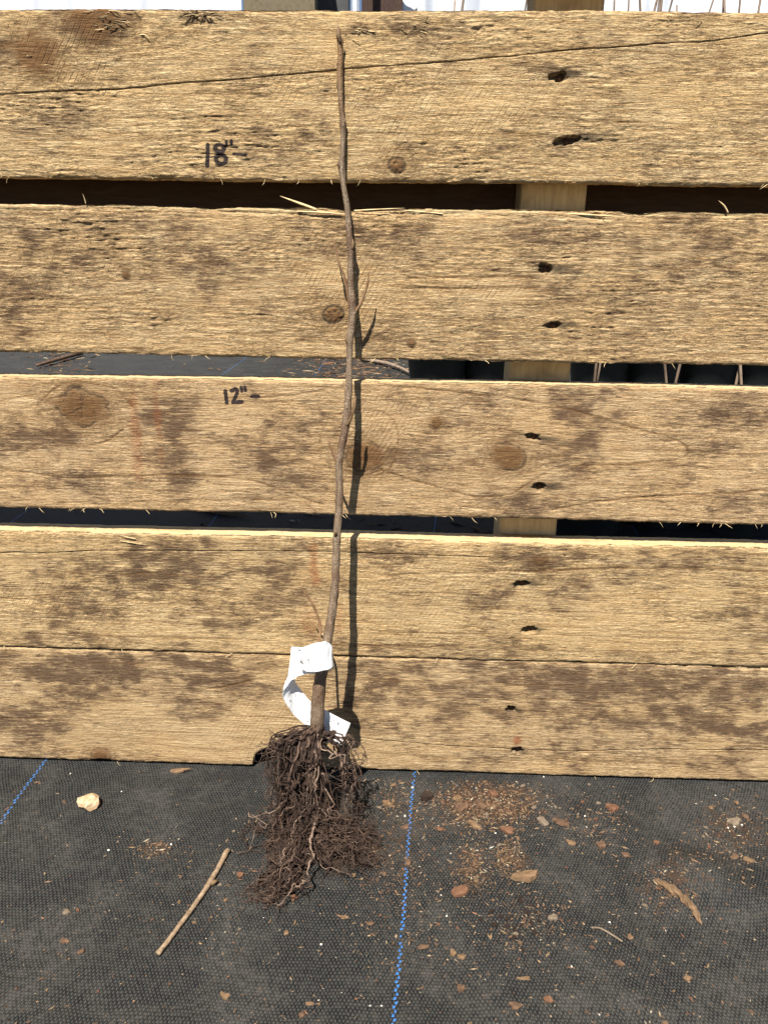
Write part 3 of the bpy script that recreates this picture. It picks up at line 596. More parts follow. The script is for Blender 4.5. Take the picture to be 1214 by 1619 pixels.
for pts in ([(541.5, 198, 2.2, .03), (545, 192, 2.0, .04), (546, 185, .7, .03)], [(536.5, 146, 1.6, .03), (534, 138, 2.1, .03), (532.3, 129, .6, .03)], [(537.5, 266, 2.2, .05), (535.5, 259, 2.9, .05), (535.6, 252, .8, .04)],
            [(538, 68, 2.4, .04), (535.5, 58, 3.9, .05), (534.8, 48, 3.0, .03), (534.4, 40, .7, .02)], [(541, 72, 1.4, .03), (542, 64, 1.5, .03), (541, 58, .5, .02)], [(549, 544, 2.0, .05), (547.5, 536, 2.4, .05), (547.8, 529, .7, .03)],
            [(557, 394, 2.0, .05), (558, 386, 2.4, .06), (557.5, 378, .7, .04)], [(535, 98, 1.6, .03), (533.8, 101, 1.9, .03), (533.8, 107, .6, .03)], [(530.5, 846, 2.4, .10), (530.5, 842, 2.2, .14), (530.6, 839, .7, .13)]):
    twig(pts, 'bud', MAT_BUD, 12, int(pts[0][1]))

# roots
MAT_ROOT = [bark_mat('root_bark', (.05, .029, .020), (.125, .078, .054), (.022, .013, .009), 6, (1, 1, 1), .5, .8),
            bark_mat('pale_root_bark', (.11, .072, .05), (.25, .175, .128), (.045, .027, .019), 6, (1, 1, 1), .5, .8),
            bark_mat('dark_root_bark', (.018, .010, .007), (.052, .029, .020), (.010, .006, .005), 6, (1, 1, 1), .5, .85)]
def g3(u, v, up): # a spot a little above the ground: up is height in inches
    d = ray(u, v); t = (up-CAM_H)/d[2]; return CP+t*d
LOBES = [   # path of points (u, v, s), spread at start / end, strands, radius, thickness
    ([(499, 1150, 2.1), (470, 1158, 2.3), (446, 1178, 2.45), (444, 1225, 2.6), (452, 1275, 2.75), (440, 1318, 3.0), (432, 1345, 3.5)], .09, .26, 44, .028),
    ([(499, 1150, 2.1), (482, 1175, 2.5), (472, 1225, 2.75), (468, 1290, 3.0), (456, 1340, 3.5), (440, 1400, 4.8)], .10, .28, 44, .028),
    ([(500, 1160, 2.2), (496, 1200, 2.7), (490, 1250, 2.95), (476, 1310, 3.3), (462, 1365, 4.2), (428, 1416, 5.0)], .10, .30, 32, .030),
    ([(500, 1165, 2.2), (494, 1215, 2.6), (496, 1260, 2.85), (512, 1296, 3.0), (552, 1318, 3.1), (592, 1334, 3.2)], .08, .24, 26, .030),
    ([(480, 1290, 3.0), (505, 1306, 3.2), (540, 1318, 3.2), (570, 1330, 3.3), (594, 1342, 3.45)], .16, .30, 42, .026),
    ([(488, 1290, 3.1), (500, 1330, 3.4), (520, 1350, 3.8), (550, 1368, 4.0), (580, 1372, 4.1)], .2, .34, 26, .026),
    ([(470, 1310, 3.3), (462, 1360, 4.1), (450, 1392, 4.7), (425, 1412, 5.0), (402, 1424, 5.2)], .22, .34, 22, .032),
    ([(508, 1158, 2.1), (532, 1172, 2.2), (546, 1196, 2.35), (552, 1230, 2.5), (549, 1270, 2.7), (545, 1300, 2.9)], .05, .18, 10, .024),
    ([(500, 1152, 2.1), (484, 1172, 2.6), (468, 1210, 2.85), (470, 1262, 3.05), (452, 1312, 3.4)], .10, .22, 5, .085),
    ([(501, 1155, 2.15), (500, 1190, 2.7), (486, 1240, 3.0), (500, 1292, 3.25), (548, 1312, 3.3)], .08, .2, 4, .080),
    ([(508, 1152, 2.1), (524, 1176, 2.45), (534, 1208, 2.6), (528, 1250, 2.8)], .05, .14, 3, .065),
    ([(500, 1292, 3.3), (480, 1335, 3.8), (455, 1385, 4.7), (418, 1420, 5.2)], .08, .2, 4, .060),
    ([(470, 1170, 2.4), (440, 1172, 2.5), (424, 1182, 2.5), (428, 1205, 2.55)], .08, .14, 5, .020),
    ([(452, 1270, 2.9), (428, 1290, 2.95), (408, 1308, 3.0), (398, 1340, 3.5)], .12, .2, 6, .022),
]
nroot = 0; FR_V, FR_F, FR_C = [], [], []
def wiggle(n, amp, step):
    w_ = np.cumsum(rng.normal(0, 1, (n, 3)), 0); w_ -= np.linspace(0, 1, n)[:, None]*w_[-1]*.6
    k = np.ones(step)/step; w_ = np.stack([np.convolve(w_[:, i], k, 'same') for i in range(3)], 1)
    return amp*w_/np.sqrt(n)
def curl(n):
    if rng.random() > .5: return 0
    t = np.linspace(0, 1, n); k = rng.uniform(2, 5); d = rng.normal(0, 1, (2, 3)); a = rng.uniform(.03, .10)*np.sin(np.pi*t)
    return a[:, None]*(np.cos(2*np.pi*k*t)[:, None]*d[0] + np.sin(2*np.pi*k*t)[:, None]*d[1])
def rootlet(p, d, L, r):
    n = 9; P = [np.array(p)]; d = d/np.linalg.norm(d); g0 = float(gh(p[0], p[1]))
    for k in range(n-1):
        d = d + rng.normal(0, .42, 3) + np.array([0, 0, -.08]); d /= np.linalg.norm(d); q = P[-1]+d*L/(n-1)
        q[2] = max(q[2], g0+r+.012); P.append(q)
    V, Fc = tube(np.array(P), r*np.linspace(1, .35, n), 4, cap=False); b0 = len(FR_V)*9*4
    FR_V.append(V); FR_F.extend([tuple(int(i)+b0 for i in f) for f in Fc])
for li, (path, s0, s1, cnt, th) in enumerate(LOBES):
    base = np.array([at(u, v, s) for u, v, s in path])
    for k in range(cnt):
        a = rng.normal(0, 1, 3); a /= np.linalg.norm(a); a *= rng.uniform(.2, 1)**.6; a[1] *= .8
        m = len(base); sp = np.linspace(0, 1, m)**.7*(s1-s0)+s0
        j = rng.normal(0, .35, (m, 3)); P = base + sp[:, None]*(a[None]*1.0+j*.6)
        f0 = 0 if rng.random() < .7 else int(rng.integers(0, max(1, m-3))); P = P[f0:]
        if rng.random() < .45 and len(P) > 3: P = P[:-1]
        n = int(10+8*len(P)); rm = np.clip(np.linspace(0, 3.2, n), .12 if f0 == 0 else .6, 1)[:, None]; c = catmull(P, n) + rm*(wiggle(n, rng.uniform(.2, .5), 3) + wiggle(n, .30, 1)*.75 + curl(n))
        if f0 == 0: c[:3] = catmull(P, n)[:3]
        r0 = th*.62*rng.lognormal(0, .42); r = r0*np.linspace(1.2, .28, n)*(1+.2*pn(np.arange(n)/2.5, np.full(n, k*1.7), li))
        g = gh(c[:, 0], c[:, 1]); c[:, 2] = np.maximum(c[:, 2], g+r+.012)
        c[:, 1] = np.minimum(c[:, 1], -.35)
        V, Fc = tube(c, r, 6, .25, seed=k)
        x = rng.random(); mt = MAT_ROOT[1] if x < .12 else MAT_ROOT[0] if x < .45 else MAT_ROOT[2]
        adopt(mesh_obj('root', V, Fc, mt), sap); nroot += 1
        for q in range(int(rng.integers(5, 13))):
            i = int(rng.integers(max(3, n//4), n-1)); d = (c[i]-c[i-1])/np.linalg.norm(c[i]-c[i-1]) + rng.normal(0, .9, 3)
            rootlet(c[i], d, rng.uniform(.2, .8), rng.uniform(.006, .014))
fr = mesh_obj('fine_rootlets', np.vstack(FR_V), FR_F, bark_mat('fine_root_bark', (.028, .016, .011), (.10, .064, .045), (.014, .008, .006), 3, (1, 1, 1), .3, .85)); adopt(fr, sap); fr['kind'] = 'stuff'
# peat still clinging between the roots
def lump(center, rad, seed, sub=3, amp=.35, fr_=1.3):
    import bmesh
    bm = bmesh.new(); bmesh.ops.create_icosphere(bm, subdivisions=sub, radius=1)
    V = np.array([v.co[:] for v in bm.verts]); Fc = [tuple(v.index for v in f.verts) for f in bm.faces]; bm.free()
    k = 1 + amp*(fbm(V[:, 0]*fr_+seed, V[:, 1]*fr_+V[:, 2]*1.7*fr_, seed, 4))
    return V*k[:, None]*np.asarray(rad) + np.asarray(center), Fc
MAT_PEAT = bark_mat('damp_peat', (.014, .009, .007), (.045, .027, .019), (.10, .06, .042), 12, (1, 1, 1), 1.0, .95)
PV, PF = [], []
for u, v, s, rx, ry, rz in [(462, 1185, 2.35, .42, .22, .42), (466, 1225, 2.55, .42, .25, .5), (470, 1275, 2.7, .50, .3, .5), (498, 1170, 2.2, .30, .2, .4), (488, 1235, 2.6, .34, .24, .42), (478, 1195, 2.65, .30, .20, .30), (460, 1240, 2.85, .26, .18, .30), (484, 1268, 3.0, .30, .2, .26), (490, 1310, 3.05, .62, .35, .34), (535, 1325, 3.15, .75, .32, .22), (462, 1350, 3.8, .5, .5, .2), (447, 1395, 4.6, .45, .4, .14)]:
    V, Fc = lump(at(u, v, s), (rx, ry, rz), u % 37, 4, .55, 2.4); V[:, 2] = np.maximum(V[:, 2], .0); b0 = sum(len(x) for x in PV); PV.append(V); PF += [tuple(i+b0 for i in f) for f in Fc]
adopt(mesh_obj('peat_clump', np.vstack(PV), PF, MAT_PEAT, smooth=False), sap)

# ------------------------------------------------------------------ the tag
def tag_mat():
    s = NT('white_tag_plastic'); p = s.inches(); n = s.noise(p, 7, 3, .6); q = s.noise(p, 1.7, 4, .65)
    col = s.mix(s.ramp(n, .655, .68, 0, .9), (.86, .87, .88), (.06, .04, .03)); col = s.mix(s.ramp(q, .52, .72, 0, .45), col, (.33, .28, .22))
    return s.finish(col, .42, .4)
MAT_TAG = tag_mat()
tg = empty('plant_tag', at(500, 1040, 2.2)); tag(tg, 'white plastic strip tag looped round the sapling stem above the roots', 'tag')
Zp = lambda x, y: (370+.2471*x, 1000+.2471*y)
def ribbon(name, st, n=60, m=8, thick=.010):
    T = np.array([at(*Zp(*a), sa) for a, b, sa, sb in st]); B_ = np.array([at(*Zp(*b), sb) for a, b, sa, sb in st])
    lin = lambda P: np.stack([np.interp(np.linspace(0, len(P)-1, n), np.arange(len(P)), P[:, q]) for q in range(3)], 1)
    def cr(P):
        return (.35 if name == 'tag_strip' else .75)*lin(P) + (.65 if name == 'tag_strip' else .25)*np.stack([catmull(np.c_[np.arange(len(P)), P[:, q], 0*P[:, q]]*[1, 0.001, 1], n)[:, 1]*1000 for q in range(3)], 1)
    T = cr(T); B_ = cr(B_); G = T[:, None]*(1-np.linspace(0, 1, m))[None, :, None] + B_[:, None]*np.linspace(0, 1, m)[None, :, None]
    N = np.cross(np.gradient(G, axis=0), np.gradient(G, axis=1)); N /= np.linalg.norm(N, axis=2)[..., None]+1e-9
    gi, gj = np.meshgrid(np.arange(n), np.arange(m), indexing='ij'); G = G + N*(.028*pn(gi/9.0, gj/3.0, len(st)) + .02*np.abs(pn(gi/5.0+gj*.3, gj/6.0, 7)))[..., None]
    V = np.vstack([(G+N*thick/2).reshape(-1, 3), (G-N*thick/2).reshape(-1, 3)]); o = n*m; Fc = []
    for i in range(n-1):
        for j in range(m-1):
            a = i*m+j; Fc.append((a, a+1, a+m+1, a+m)); Fc.append((o+a, o+a+m, o+a+m+1, o+a+1))
    E_ = []
    for i in range(n-1): a = i*m; E_.append((a, a+m, o+a+m, o+a)); a += m-1; E_.append((a, o+a, o+a+m, a+m))
    for j in range(m-1): E_.append((j, o+j, o+j+1, j+1)); a = (n-1)*m+j; E_.append((a, a+1, o+a+1, o+a))
    V = list(V)
    for f in E_: b0 = len(V); V += [V[q] for q in f]; Fc.append((b0, b0+1, b0+2, b0+3))
    return adopt(mesh_obj(name, V, Fc, MAT_TAG), tg)
ribbon('tag_strip', [((745, 580), (680, 732), 1.55, 1.60), ((600, 505), (570, 685), 1.60, 1.70), ((490, 440), (455, 590), 1.62, 1.85), ((430, 370), (385, 530), 1.68, 1.98), ((392, 318), (338, 462), 1.78, 2.10), ((384, 290), (312, 400), 1.95, 2.18),
                     ((410, 276), (322, 335), 2.08, 2.16), ((460, 262), (345, 280), 2.06, 2.08), ((470, 190), (358, 190), 2.0, 2.0), ((462, 95), (368, 92), 1.9, 1.9)], 80)
ribbon('tag_loop', [((428, 125), (445, 232), 2.12, 2.10), ((416, 128), (425, 225), 2.22, 2.2), ((440, 96), (455, 248), 2.34, 2.32), ((510, 70), (525, 252), 2.42, 2.42), ((590, 56), (600, 238), 2.40, 2.40), ((622, 78), (634, 212), 2.28, 2.26), ((628, 88), (640, 222), 2.02, 2.02),
                    ((600, 90), (612, 240), 1.74, 1.74), ((500, 95), (500, 262), 1.72, 1.72), ((400, 100), (396, 268), 1.88, 1.88)], 80)

# ------------------------------------------------------------------ debris on the fabric
def on_ground(u, v):
    p = gnd(u, v)
    for _ in range(4):
        d = ray(u, v); t = (float(gh(p[0], p[1]))-CAM_H)/d[2]; p = CP+t*d
    return p
def pxs(u, v): return np.linalg.norm(gnd(u+.5, v)-gnd(u-.5, v))       # inches per photo pixel there
TW = [(250, 1512, 4.6), (262, 1497, 4.0), (285, 1466, 3.9), (310, 1432, 4.0), (328, 1406, 4.2), (333, 1398, 4.8), (340, 1386, 4.0), (352, 1364, 4.0), (358, 1352, 4.4), (361, 1348, 4.2)]
TP = []
for u, v, r in TW:
    p = on_ground(u, v); rr = r*pxs(u, v); TP.append([p[0], p[1], p[2]+rr*1.15, rr])
c = catmull(np.array(TP), 70); org = c[35, :3].copy(); org[2] = 0
stick = empty('broken_twig', org); tag(stick, 'straight broken brown twig lying on the fabric left of the roots', 'twig')
MAT_STICK = bark_mat('cut_twig_bark', (.17, .115, .07), (.33, .235, .15), (.08, .05, .03), 4, (1.5, 1.5, 1.5), .5, .7)
V, Fc = tube(c[:, :3], c[:, 3], 10, .22, seed=11); adopt(mesh_obj('stick_shaft', V, Fc, MAT_STICK), stick)
p = on_ground(333, 1401); nb = np.array([[p[0]+.03, p[1], p[2]+.08], [p[0]+.12, p[1]+.04, p[2]+.12], [p[0]+.17, p[1]+.1, p[2]+.12]])
V, Fc = tube(catmull(nb, 6), [.07, .065, .06, .05, .035, .01], 7, .2); adopt(mesh_obj('bud', V, Fc, MAT_BUD), stick)

CH = {'tan': bark_mat('tan_bark', (.125, .076, .040), (.20, .125, .070), (.11, .06, .035), 5, (1, 1, 1), .6, .85), 'brown': bark_mat('brown_bark', (.075, .043, .026), (.15, .088, .052), (.06, .035, .02), 5, (1, 1, 1), .6, .85),
      'red': bark_mat('red_bark', (.105, .050, .027), (.165, .083, .046), (.10, .04, .025), 5, (1, 1, 1), .6, .85), 'cream': bark_mat('cream_chunk', (.36, .24, .13), (.58, .44, .28), (.20, .10, .05), 6, (1, 1, 1), .7, .85),
      'dark': bark_mat('dark_soil', (.018, .011, .008), (.045, .027, .019), (.07, .045, .03), 9, (1, 1, 1), .9, .95), 'white': bark_mat('pale_grit', (.55, .52, .46), (.75, .72, .66), (.4, .34, .27), 9, (1, 1, 1), .4, .8),
      'grey': bark_mat('weathered_chip', (.12, .09, .062), (.20, .155, .11), (.10, .075, .05), 6, (1, 1, 1), .5, .85)}
def chip_mesh(a, b, th, seed, n=15):
    r = np.random.default_rng(seed); t = np.sort(np.arange(n)/n*2*np.pi + r.uniform(-.25, .25, n))
    k = .6*r.uniform(.6, 1.2, n)+.4*np.abs(np.cos(t*r.uniform(1, 2)+r.uniform(0, 6)))+.12; P = np.stack([a*k*np.cos(t), b*k*np.sin(t)], 1)
    bend = r.uniform(-.25, .35)
    def zz(x, y): return th*.5*bend*((x/a)**2*2-1)
    V = [(x, y, zz(x, y)-th/2) for x, y in P] + [(x*.93+r.normal(0, .02*a), y*.93, zz(x, y)+th*r.uniform(.25, .6)) for x, y in P]
    inn = [(x*.5, y*.5, zz(x*.5, y*.5)+th*r.uniform(.4, .85)) for x, y in P[::2]]; m = len(inn)
    V += inn; Fc = [tuple(range(n-1, -1, -1))] + [(i, (i+1) % n, n+(i+1) % n, n+i) for i in range(n)]
    for i in range(n):
        Fc.append((n+i, n+(i+1) % n, 2*n+((i+1) % n)//2 % m, 2*n+i//2) if ((i+1) % n)//2 % m != i//2 else (n+i, n+(i+1) % n, 2*n+i//2))
    Fc.append(tuple(2*n+i for i in range(m)))
    return V, Fc
def chip(u, v, w_, h_, ang, kind, label=None, group=None, th=None, name='bark_chip', cat='bark chip', seed=None):
    p = on_ground(u, v); k = pxs(u, v); a = w_*k/2; b = max(h_*k/2*1.15, .02); th = th or min(a, b)*.55
    sd = seed if seed is not None else int(u*7+v*3)
    V, Fc = chip_mesh(a, b, th, sd); me = bpy.data.meshes.new(name); me.from_pydata([tuple(np.array(q)*IN) for q in V], [], Fc); me.update(); me.materials.append(CH[kind])
    o = bpy.data.objects.new(name, me); link(o); r = np.random.default_rng(sd)
    o.location = Vector((p[0], p[1], p[2]+th*.55+.012))*IN; o.rotation_euler = (r.normal(0, .16), r.normal(0, .16), math.radians(ang))
    return tag(o, label, cat, group)
V, Fc = lump((0, 0, 0), (.36, .27, .22), 5, 2, .30, 1.1); p = on_ground(142, 1274)
o = mesh_obj('bark_chunk', V, Fc, CH['cream'], smooth=False); o.location = Vector((p[0], p[1], p[2]+.15))*IN
tag(o, 'cream coloured lump of bark near the left blue stripe', 'bark chunk')
BIG = [(282, 1220, 46, 9, -4, 'tan', 'long thin tan bark sliver just under the bottom board'), (726, 1412, 40, 15, 8, 'red', 'flat red-brown wedge of bark right of the middle blue stripe'),
       (829, 1388, 42, 22, 14, 'tan', 'largest tan bark chip, in the middle of the right side litter'), (968, 1280, 21, 15, -10, 'red', 'small orange bark chip standing out on bare fabric at right'),
       (887, 1303, 28, 13, -20, 'brown', 'pointed brown bark chip at the right end of the litter pile'), (858, 1301, 20, 13, -8, 'grey', 'greyish bark chip beside the pointed brown chip'),
       (802, 1314, 21, 12, -15, 'red', 'rusty bark chip below the litter pile with a white grain beside it'), (750, 1306, 23, 12, -18, 'tan', 'tan bark chip at the lower left of the litter pile'),
       (730, 1279, 24, 17, 30, 'brown', 'chunky brown bark chip at the left of the litter pile'), (762, 1274, 22, 13, -30, 'brown', 'brown bark chip in the middle of the litter pile'),
       (780, 1256, 18, 11, -40, 'red', 'orange-brown bark chip at the top of the litter pile'), (723, 1264, 14, 13, 70, 'tan', 'tan bark chip at the upper left of the litter pile'),
       (696, 1312, 16, 7, -12, 'red', 'small rusty flake between blue stripe and litter pile'), (873, 1453, 16, 12, -20, 'grey', 'lone grey-brown chip below the dark soil crumbs'),
       (902, 1334, 15, 9, -25, 'tan', 'tan chip below the pointed brown chip'), (1037, 1333, 10, 7, 10, 'red', 'small rusty chip above the lump in the fabric'),
       (989, 1353, 16, 8, -25, 'brown', 'brown flake left of the lump in the fabric'), (640, 1309, 14, 9, 20, 'brown', 'brown chip touching the middle blue stripe'),
       (612, 1272, 13, 13, 60, 'tan', 'tan chip beside the shadow of the roots'), (645, 1365, 12, 12, 0, 'brown', 'dark brown chip lying on the middle blue stripe'),
       (867, 1582, 11, 15, 70, 'red', 'rusty chip near the bottom edge of the picture'), (729, 1564, 16, 12, 60, 'brown', 'brown chip low down right of the blue stripe'),
       (716, 1508, 13, 10, 40, 'tan', 'left one of two close tan chips right of the stripe'), (729, 1514, 13, 10, 5, 'tan', 'right one of two close tan chips right of the stripe'),
       (668, 1498, 20, 8, 10, 'brown', 'brown flake close to the blue stripe, low in the picture'), (1086, 1548, 13, 9, 5, 'tan', 'tan chip below the fold in the fabric'),
       (380, 1384, 11, 12, 60, 'red', 'small rusty chip between twig and roots'), (357, 1424, 9, 6, 0, 'tan', 'small tan flake right of the broken twig'), (465, 1421, 13, 9, 10, 'red', 'orange chip half under the lowest root tips'),
       (106, 1443, 14, 10, -20, 'grey', 'grey-brown chip on the bare fabric at left'), (102, 1489, 9, 14, 80, 'brown', 'brown crumb below the grey chip at left'), (128, 1506, 12, 8, 25, 'brown', 'brown flake left of the lower twig end'),
       (356, 1576, 11, 16, 70, 'tan', 'upright tan flake at the bottom left of the middle'), (490, 1588, 15, 6, 5, 'tan', 'thin tan flake near the bottom edge of the fabric'), (477, 1606, 12, 11, 20, 'brown', 'brown chip at the very bottom, below the roots'),
       (544, 1451, 9, 14, 75, 'tan', 'upright tan flake right of the lower roots'), (585, 1461, 13, 7, -10, 'brown', 'brown flake left of the middle stripe'), (453, 1476, 9, 8, 0, 'tan', 'round tan crumb below the root tips'),
       (1159, 1302, 24, 15, 20, 'grey', 'crumbly grey chip in the litter at the right edge'), (1178, 1292, 12, 9, -20, 'brown', 'brown chip at the upper right of the right edge litter'), (1182, 1361, 20, 8, -8, 'tan', 'tan sliver below the right edge litter'), (1160, 1356, 15, 9, 10, 'brown', 'brown flake left of the tan sliver at the right edge'),
       (949, 1338, 15, 13, 20, 'brown', 'brown crumb cluster chip between litter pile and lump'), (1123, 1278, 8, 8, 0, 'tan', 'small tan chip above the right edge litter'), (1163, 1270, 8, 8, 0, 'tan', 'small tan chip nearest the bottom board at right'),
       (828, 1212, 20, 7, -18, 'brown', 'bark flake stuck at the foot of the bottom board under the nails'), (979, 1524, 10, 15, 70, 'brown', 'upright brown flake at the lower right'), (995, 1483, 11, 9, 30, 'tan', 'tan crumb at the end of the pale straw'),
       (827, 1548, 24, 6, 0, 'tan', 'thin straight tan sliver at the lower right'), (815, 1592, 22, 12, 10, 'brown', 'broad brown flake at the bottom right of the stripe')]
for it in BIG: chip(*it[:6], label=it[6], group='bark chips on the fabric')
chip(676, 1262, 24, 15, 10, 'dark', 'dark clod of soil right of the blue stripe under the board', None, .16, 'soil_clod', 'soil clod')
# pale straw
P = [np.r_[on_ground(u, v), 0] for u, v in ((934, 1469), (948, 1470), (966, 1480), (983, 1491))]; P = np.array(P)[:, :3]+[0, 0, .05]; V, Fc = tube(catmull(P, 14), .028, 5)
tag(mesh_obj('straw', V, Fc, CH['grey'], origin=P[1]*[1, 1, 0]), 'pale bent straw lying on the fabric at lower right', 'straw')
# strip of bark over the lump
P = np.array([on_ground(u, v) for u, v in ((1034, 1393), (1048, 1400), (1066, 1412), (1084, 1426), (1096, 1440), (1104, 1456), (1108, 1464))])
t = catmull(P, 30); rr = .10*np.sin(np.pi*np.clip(np.linspace(.06, .97, 30), 0, 1))**.6*(1+.4*pn(np.arange(30)/2.5, np.zeros(30), 2)); V, Fc = tube(t+[0, 0, .05], rr, 9, .6, seed=6); V = np.array(V); V[:, 2] = t[:, 2].mean()*0+V[:, 2]
strip = mesh_obj('bark_strip', V, Fc, CH['tan'], smooth=False, origin=P[3]*[1, 1, 0]); tag(strip, 'long rotten strip of brown bark lying across the lump in the fabric', 'bark strip')

# small crumbs one could still count
ZONES = [(770, 1275, 70, 34, .46), (745, 1375, 22, 34, .09), (805, 1360, 20, 24, .08), (625, 1260, 40, 30, .07), (620, 1370, 60, 50, .07), (940, 1300, 60, 40, .07), (1160, 1310, 50, 50, .09), (1060, 1400, 50, 40, .06), (830, 1460, 60, 40, .06), (900, 1450, 250, 120, .09), (350, 1420, 130, 80, .05), (250, 1340, 40, 14, .03), (640, 1450, 90, 90, .06)]
zw_ = np.array([z[4] for z in ZONES]); zw_ /= zw_.sum()
def spot():
    while True:
        if rng.random() < .84:
            z = ZONES[rng.choice(len(ZONES), p=zw_)]; u, v = rng.normal(z[0], z[2]*.7), rng.normal(z[1], z[3]*.7)
        else: u, v = rng.uniform(-100, 1320), rng.uniform(1215, 1640)
        lim = 1203+.031*u+8
        if v > lim and v < 1660 and -150 < u < 1380: return u, v
protos = {}
ZPH = [(775, 1275, 90, 50, 'in the litter pile under the column of nail holes'), (780, 1370, 70, 45, 'around the largest tan bark chip'), (620, 1290, 50, 60, 'between the roots and the blue stripe'), (600, 1450, 90, 80, 'on the fabric below the right root tips'), (960, 1310, 80, 70, 'around the orange chip right of the litter pile'),
       (1160, 1310, 70, 70, 'in the litter near the right edge'), (1060, 1420, 60, 50, 'beside the bark strip on the fabric lump'), (830, 1470, 90, 50, 'among the dark soil crumbs'), (780, 1570, 130, 60, 'near the bottom edge right of the blue stripe'), (1080, 1560, 150, 80, 'on the fabric at the bottom right'),
       (330, 1420, 110, 80, 'around the broken twig'), (200, 1290, 160, 60, 'near the bottom board at left'), (100, 1500, 120, 120, 'on the bare fabric at the bottom left'), (430, 1560, 120, 60, 'on the fabric below the roots at the bottom')]
for kd in ('tan', 'brown', 'red', 'grey', 'dark', 'white'):
    for q in range(3):
        V, Fc = chip_mesh(1, .7, .55, 900+q, 9); me = bpy.data.meshes.new('bark_crumb'); me.from_pydata([tuple(np.array(x)*IN) for x in V], [], Fc); me.update(); me.materials.append(CH[kd]); protos[kd, q] = me
for k in range(240):
    u, v = spot(); kd = rng.choice(['tan', 'brown', 'red', 'grey'], p=[.33, .37, .14, .16]); p = on_ground(u, v)
    o = bpy.data.objects.new('bark_crumb', protos[kd, int(rng.integers(3))]); link(o); s = rng.uniform(3.0, 6.0)*pxs(u, v)*.8
    o.scale = (s*rng.uniform(.7, 1.4), s*rng.uniform(.6, 1.1), s*.8); o.rotation_euler = (rng.normal(0, .3), rng.normal(0, .3), rng.uniform(0, 6.28)); o.location = Vector((p[0], p[1], p[2]+s*.25+.01))*IN
    nz = min(ZPH, key=lambda q: math.hypot((u-q[0])/q[2], (v-q[1])/q[3]))
    kw = {'tan': 'tan', 'brown': 'dark brown', 'red': 'rusty red', 'grey': 'greyish'}[kd]
    tag(o, '%s small crumb of bark %s' % (kw, nz[4]), 'bark crumb', '%s crumbs %s' % (kw, nz[4]))
for k in range(26):
    u, v = rng.normal(822, 26), rng.normal(1452, 22); p = on_ground(u, v); o = bpy.data.objects.new('soil_crumb', protos['dark', k % 3]); link(o); s = rng.uniform(2.5, 6)*pxs(u, v)
    o.scale = (s, s, s); o.rotation_euler = (rng.normal(0, .3), rng.normal(0, .3), rng.uniform(0, 6.28)); o.location = Vector((p[0], p[1], p[2]+s*.3))*IN
    tag(o, 'dark damp soil crumb in the scatter below the largest chip', 'soil crumb', 'dark soil crumbs')
for k, (u, v) in enumerate([(508, 1494), (640, 1291), (652, 1246), (859, 1229), (783, 1318), (924, 1291), (903, 1529), (963, 1459), (706, 1449), (947, 1605), (585, 1591), (271, 1336), (172, 1345), (112, 1224), (603, 1591), (193, 1252), (1160, 1308), (1172, 1305), (1150, 1310), (697, 1416)]):
    p = on_ground(u, v); o = bpy.data.objects.new('pale_grain', protos['white', k % 3]); link(o); s = rng.uniform(1.5, 2.6)*pxs(u, v)
    o.scale = (s, s, s); o.rotation_euler = (0, 0, k*1.3); o.location = Vector((p[0], p[1], p[2]+s*.3+.01))*IN
    tag(o, 'tiny white mineral grain lying on the black fabric', 'grain', 'white grains on the fabric')
# dust-fine litter nobody could count
LV, LF, LC = [], [], []
TINT = np.array([(.30, .20, .11), (.20, .12, .07), (.38, .28, .17), (.13, .08, .05), (.26, .13, .07), (.5, .42, .3), (.03, .02, .014), (.70, .66, .58)])
SPT = np.array([gnd(*spot()) for k in range(10500)]); SPT[:, 2] = gh(SPT[:, 0], SPT[:, 1])
for k in range(10500):
    p = SPT[k]; s = .0145*min(2.4, rng.lognormal(0, .5)); a = rng.uniform(0, 6.28); st = rng.choice([1, 1.6, 3.4], p=[.5, .38, .12])
    ca, sa = math.cos(a), math.sin(a); base = len(LV); tilt = rng.normal(0, .3)
    for x, y, z in ((-1, 0, .2), (.1, -.7, .15), (1, .1, .3), (0, .8, .2), (.1, 0, 1.1)):
        x *= st; LV.append((p[0]+s*(x*ca-y*sa), p[1]+s*(x*sa+y*ca), p[2]+.008+s*(z*.7+.2*tilt*x/st)))
    LF += [(base+i, base+(i+1) % 4, base+4) for i in range(4)]; LC += [TINT[rng.choice(8, p=[.2, .28, .08, .24, .08, .03, .085, .005])]*rng.uniform(.5, .95)]*5
lit = mesh_obj('fine_litter', LV, LF, None, None, False); attr(lit, 'tint', np.array(LC)); s_ = NT('litter'); lit.data.materials.append(s_.finish(s_.attr('tint').outputs[0], .9, .15)); tag(lit, 'fine bark dust and fibre strewn over the fabric', 'litter', kind='stuff')

